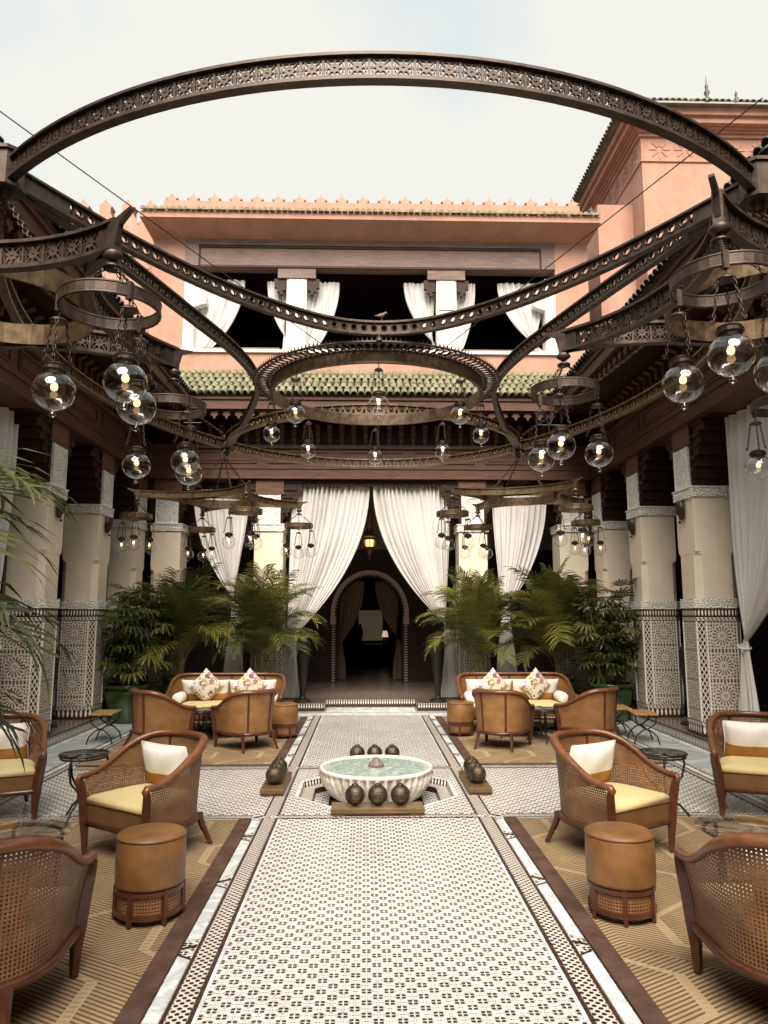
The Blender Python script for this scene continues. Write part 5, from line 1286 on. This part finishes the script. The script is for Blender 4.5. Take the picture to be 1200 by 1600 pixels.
# tables
def dark_top():
    m = Mat('black_pierced_table_top', (.03,.024,.022), .25, .4); x, y, z = m.xyz('Object'); r = (x*x+y*y).sqrt(); th = y.atan2(x)
    p = ((th*8).cos()*.5+(r*190).sin()*.5); d = r.lt(.155)*p.gt(.22); m.color(m.mix(d, (.028,.022,.020), (.20,.19,.18))); return m.m
DT = dark_top()
def side_table(label, x, y, z=.50, r=.19, group='round black iron side tables'):
    o = thing('side_table', label, 'side table', (x, y, RZ0), random.uniform(0,1.5), group)
    MB().lathe([(.01,z-.016),(r-.01,z-.016),(r,z-.008),(r-.004,z),(.01,z)], 36).build('top', DT, o); MB().tube([((r-.02)*cos(2*pi*k/24),(r-.02)*sin(2*pi*k/24),z-.03) for k in range(24)], .008, 5, closed=True).build('rim', M['black_iron'], o)
    for k in range(3):
        a = 2*pi*k/3; f = lambda d, zz: (d*cos(a), d*sin(a), zz)
        MB().tube([f(r-.02,z-.02), f(r-.0,z-.10), f(r-.03,z-.20), f(.05,z*.42), f(.04,z*.3), f(r-.05,.08), f(r+.02,0)], .009, 6).build('leg', M['black_iron'], o)
    return o
side_table('round black iron table behind the arm of the left angled armchair', -2.32, 6.02); side_table('round black iron table behind the arm of the right angled armchair', 2.26, 5.95)
side_table('small round black table between the far left armchairs', -2.16, 9.45, .40, .22); side_table('small round black table between the far right armchairs', 2.16, 9.45, .40, .22)
def glass_table(label, x, y, z=.45, r=.28):
    o = thing('glass_table', label, 'coffee table', (x, y, RZ0), .4, 'glass coffee tables')
    MB().lathe([(.005,z),(r,z),(r+.004,z+.005),(r,z+.010),(.005,z+.010)], 40).build('glass_top', M['tabletop_glass'], o)
    MB().tube([((r-.04)*cos(2*pi*k/32),(r-.04)*sin(2*pi*k/32),z-.012) for k in range(32)], .010, 6, closed=True).build('hoop', M['black_iron'], o)
    MB().tube([((r-.07)*cos(2*pi*k/32),(r-.07)*sin(2*pi*k/32),.12) for k in range(32)], .009, 6, closed=True).tube([(-(r-.07),0,.12),((r-.07),0,.12)], .007, 5).tube([(0,-(r-.07),.12),(0,(r-.07),.12)], .007, 5).build('lower_ring', M['black_iron'], o)
    for k in range(4):
        a = pi/2*k; MB().tube([((r-.04)*cos(a),(r-.04)*sin(a),z-.012),((r-.06)*cos(a),(r-.06)*sin(a),.25),((r-.05)*cos(a),(r-.05)*sin(a),.12),((r-.02)*cos(a),(r-.02)*sin(a),0)], .010, 6).build('leg', M['black_iron'], o)
glass_table('round glass coffee table beyond the bottom left chair', -1.93, 4.02); glass_table('round glass coffee table beyond the bottom right chair', 1.95, 4.02)
for sx, nm in ((-1,'left'),(1,'right')):
    o = thing('low_table', 'low iron table with papers before the %s sofa' % nm, 'coffee table', (sx*1.95, 9.82, RZ0)); MB().bbox(-.30,.30,-.15,.15,.36,.375,.004).build('top', DT, o); MB().box(-.27,.27,-.13,.13,.16,.17).build('shelf', M['black_iron'], o)
    for x, y in ((-.28,-.13),(.28,-.13),(.28,.13),(-.28,.13)): MB().tube([(x,y,.36),(x,y,.18),(x*1.05,y*1.05,0)], .010, 5).build('leg', M['black_iron'], o)
    p = thing('magazine', 'pale magazines lying on the %s low table' % nm, 'magazine', (sx*1.95+.05, 9.80, RZ0+.376), .3); MB().box(-.12,.12,-.085,.085,0,.012).build('lower_issue', M['white_fabric'], p); MB().box(-.11,.11,-.08,.08,.0125,.02).build('upper_issue', M['floral'], p)
# folding stools
def fold_stool(label, x, y, rz):
    o = thing('folding_stool', label, 'stool', (x, y, .006), rz, 'teak and iron folding stools')
    for k in range(5): MB().bbox(-.225,.225,-.145+k*.058,-.145+k*.058+.054,.352,.370,.004).build('slat', M['plank_wood'], o)
    for sy in (-1,1):
        MB().tube([(-.22,sy*.13,.35),(.22,sy*.13,.35)], .007, 5).build('rail', M['black_iron'], o)
    for sx in (-1,1):
        X_ = sx*.19
        MB().tube([(X_,-.13,.35),(X_,-.11,.25),(X_,-.03,.19),(X_,.05,.165),(X_,.13,.09),(X_,.155,0)], .009, 6).build('leg', M['black_iron'], o); MB().tube([(X_+.012,.13,.35),(X_+.012,.11,.25),(X_+.012,.03,.19),(X_+.012,-.05,.165),(X_+.012,-.13,.09),(X_+.012,-.155,0)], .009, 6).build('leg', M['black_iron'], o)
    MB().tube([(-.19,0,.18),(.20,0,.18)], .006, 5).build('stretcher', M['black_iron'], o)
fold_stool('lone folding stool with teak top on the left marble walk', -3.40, 9.62, radians(100-8)); fold_stool('folding stool with teak top, nearer of two on the right marble walk', 3.42, 9.45, radians(82)); fold_stool('folding stool with teak top, farther of two on the right marble walk', 3.28, 9.98, radians(85))

# dark urn posts
post = None
for x, y, lb in ((-1.17,12.80,'tall dark urn post left of the lobby steps'),(1.15,12.80,'tall dark urn post right of the lobby steps'),(-4.32,10.05,'tall dark urn post between the two nearest left columns'),(4.32,10.05,'tall dark urn post between the two nearest right columns')):
    o = thing('urn_post', lb, 'urn', (x, y, PZ), 0, 'dark urn posts')
    MB().lathe([(.005,0),(.15,0),(.15,.02),(.11,.035),(.06,.05),(.045,.09)], 20).build('foot', M['black_iron'], o)
    MB().lathe([(.045,.0905),(.05,.2),(.07,.35),(.10,.62),(.125,.88),(.128,.96),(.11,1.02),(.075,1.045)], 20).build('body', M['black_iron'], o); MB().lathe([(.075,1.0455),(.085,1.06),(.06,1.08),(.03,1.12),(.035,1.15),(.005,1.22)], 16).build('lid', M['black_iron'], o)

# ================================================================== PLANTS
def frond_mesh(name, L=1.2, bend=1.1, nl=24, ll=.34, seed=0, mat='palm_leaf', wid=.021):
    rnd = random.Random(seed); mb = MB(); pts = []; an = 0.0; x = z = 0.0; N = 20
    for k in range(N+1):
        pts.append(Vector((x, 0, z))); t = k/N; th = pi/2 - .12 - bend*t**1.4
        x += cos(th)*L/N; z += sin(th)*L/N
    mb.tube(pts, [lerp(.009,.002,k/N) for k in range(N+1)], 4, mi=1)
    for k in range(nl):
        t = .20+.80*k/(nl-1); i = min(N-1, int(t*N)); q = t*N-i; p = pts[i].lerp(pts[i+1], q); d = (pts[i+1]-pts[i]).normalized()
        up_ = Vector((-d.z,0,d.x)); l = ll*(sin(pi*min(1,.22+.75*(1-t)+.0))**.7)*(1 if t < .8 else .9)*rnd.uniform(.85,1.1)
        for s_ in (-1,1):
            side = Vector((0,s_,0)); fw = lerp(.35,.95,t); dr = (d*fw + side*.9 + up_*rnd.uniform(.12,.35)).normalized()
            dr2 = (dr*1.0 + Vector((0,0,-rnd.uniform(.5,1.0)))).normalized(); w = d*wid*.5
            m1 = p + dr*l*.5; m2 = m1 + (dr*.45+dr2*.55).normalized()*l*.3; tip = m2 + dr2*l*.25
            mb.add([p-w*.5, p+w*.5, m1+w, m1-w, m2+w*.7, m2-w*.7, tip], [(0,1,2,3),(3,2,4,5),(5,4,6)])
    return mb.mesh(name, [M[mat], M['stem']])
FR = [frond_mesh('frond_a',1.15,1.25,30,.42,1), frond_mesh('frond_b',1.2,1.75,30,.44,2), frond_mesh('frond_c',1.0,.8,30,.36,3), frond_mesh('frond_d',1.1,2.25,30,.44,4)]
def pot_thing(x, y, label, r=.30, h=.52, z=.006):
    o = thing('plant_pot', label, 'plant pot', (x, y, z), 0, 'green glazed plant pots')
    MB().lathe([(.005,0),(r*.62,0),(r*.70,.02),(r*.82,h*.25),(r*.97,h*.62),(r*.99,h*.8),(r*.90,h*.88),(r*.92,h*.90)], 32).build('body', M['pot'], o); MB().lathe([(r*.92,h*.9005),(r*1.06,h*.92),(r*1.06,h*.99),(r*1.0,h),(r*.92,h*.985),(r*.90,h*.93)], 32).build('rim', M['pot'], o)
    MB().lathe([(.005,h*.92),(r*.89,h*.921)], 24).build('soil', M['soil'], o); return o
def palm(x, y, z, label, n, seed, s=1.0, stemh=.55, spread=.16):
    rnd = random.Random(seed); o = thing('areca_palm', label, 'palm', (x, y, z), 0, 'areca palms along the back')
    for k in range(6):
        a = 2*pi*k/6+rnd.random(); MB().tube([(.03*cos(a),.03*sin(a),0),(.06*cos(a),.06*sin(a),stemh*.5),(spread*.8*cos(a),spread*.8*sin(a),stemh*rnd.uniform(.9,1.2))], [.018,.014,.009], 5).build('stem', M['stem'], o)
    for k in range(n):
        a = 2.399*k + rnd.uniform(-.3,.3); e = k/n; me = FR[2] if e < .2 else rnd.choice(FR[:2]) if e < .5 else rnd.choice([FR[0],FR[1],FR[3],FR[3]])
        r = spread*rnd.uniform(.2,.9); put('frond', me, o, (r*cos(a), r*sin(a), stemh*lerp(1.15,.35,e)*rnd.uniform(.85,1.1)), (rnd.uniform(-.15,.15), lerp(-.30,.42,e)+rnd.uniform(-.1,.1), a), (s*lerp(1.05,.85,e)*rnd.uniform(.88,1.1),)*3)
    return o
pots = [(-3.05,11.95,'dark green pot behind the far left armchair'),(-1.80,12.15,'dark green pot of the palm left of the lobby steps'),(1.78,12.15,'dark green pot of the palm right of the lobby steps'),(3.02,11.95,'tall green glazed pot behind the right sofa')]
for i, (x, y, lb) in enumerate(pots):
    pot_thing(x, y, lb, .28, .62)
palm(-3.05, 11.95, .58, 'arching palm behind the left sofa, beside the lady palm', 42, 11, 1.05); palm(-1.80, 12.15, .58, 'arching palm left of the lobby steps, against the curtain', 48, 12, 1.06)
palm(1.78, 12.15, .58, 'arching palm right of the lobby steps, against the curtain', 46, 13, 1.02); palm(3.02, 11.95, .58, 'arching palm behind the right sofa, beside the lady palm', 48, 14, 1.08)
# lady palms: bamboo-like stems with finger leaves
def fan_mesh(seed):
    rnd = random.Random(seed); mb = MB(); mb.tube([(0,0,0),(.10,0,.06),(.20,0,.08)], .0035, 4, mi=1); nn = 8
    for k in range(nn):
        a = lerp(-1.25,1.25,k/(nn-1)); l = .26*(1-.18*abs(a))*rnd.uniform(.9,1.1); d = Vector((cos(a),sin(a),0)); sdir = Vector((-sin(a),cos(a),0)); p = Vector((.20,0,.08)); w = .0165
        m1 = p+d*l*.5+Vector((0,0,.02)); tip = p+d*l+Vector((0,0,-.05-.05*rnd.random()))
        mb.add([p, m1+sdir*w, m1-sdir*w, p+d*l*.85+sdir*w*.8+Vector((0,0,-.02)), p+d*l*.85-sdir*w*.8+Vector((0,0,-.02)), tip], [(0,2,1),(1,2,4,3),(3,4,5)])
    return mb.mesh('fan_leaf', [M['rhapis_leaf'], M['stem']])
FN = [fan_mesh(k) for k in range(4)]
def rhapis(x, y, z, label, n, seed):
    rnd = random.Random(seed); o = thing('lady_palm', label, 'palm', (x, y, z), 0, 'lady palms in pots'); tops = []
    for k in range(14):
        a = rnd.uniform(0,2*pi); r = .22*sqrt(rnd.random()); hgt = rnd.uniform(.6,1.4); lean = rnd.uniform(.05,.24)
        q = [(r*cos(a),r*sin(a),0),((r+lean*.4)*cos(a),(r+lean*.4)*sin(a),hgt*.5),((r+lean)*cos(a),(r+lean)*sin(a),hgt)]; tops.append(q); MB().tube(q, .010, 5).build('cane_stem', M['stem'], o)
    for k in range(n):
        q = tops[k % len(tops)]; t = rnd.uniform(.12,1.0); p = Vector(q[0]).lerp(Vector(q[2]), t); a = rnd.uniform(0,2*pi)
        put('fan_leaf', rnd.choice(FN), o, p, (rnd.uniform(-.3,.3), rnd.uniform(-.85,.35), a), (rnd.uniform(.85,1.15),)*3)
    return o
pot_thing(-3.68, 11.35, 'green glazed pot of the lady palm behind the lone folding stool', .33, .56); pot_thing(3.66, 11.35, 'green glazed pot of the lady palm behind the two folding stools', .33, .56)
rhapis(-3.68, 11.35, .52, 'bushy lady palm in front of the second left column', 190, 21); rhapis(3.66, 11.35, .52, 'bushy lady palm in front of the second right column', 195, 22)
# palm reaching in at the left edge
fp = thing('foreground_palm', 'palm fronds reaching in at the left edge close to the camera', 'palm', (-2.24, 2.62, .75))
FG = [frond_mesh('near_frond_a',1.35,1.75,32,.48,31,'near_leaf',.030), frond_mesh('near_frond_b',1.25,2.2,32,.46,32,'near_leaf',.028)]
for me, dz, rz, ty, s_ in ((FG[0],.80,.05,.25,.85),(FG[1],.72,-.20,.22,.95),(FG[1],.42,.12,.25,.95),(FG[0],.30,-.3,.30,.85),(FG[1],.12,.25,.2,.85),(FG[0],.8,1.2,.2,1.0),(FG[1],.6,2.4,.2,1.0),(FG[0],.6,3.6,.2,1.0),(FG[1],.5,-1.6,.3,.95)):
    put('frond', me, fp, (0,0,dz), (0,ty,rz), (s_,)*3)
for k in range(5): MB().tube([(.04*cos(k),.04*sin(k),0),(.05*cos(k*2),.05*sin(k*2),.5),(.04*cos(k*3),.04*sin(k*3),1.0)], .016, 5).build('stem', M['stem'], fp)
pot_thing(-2.24, 2.62, 'green pot of the palm at the left edge', .26, .78, RZ0)
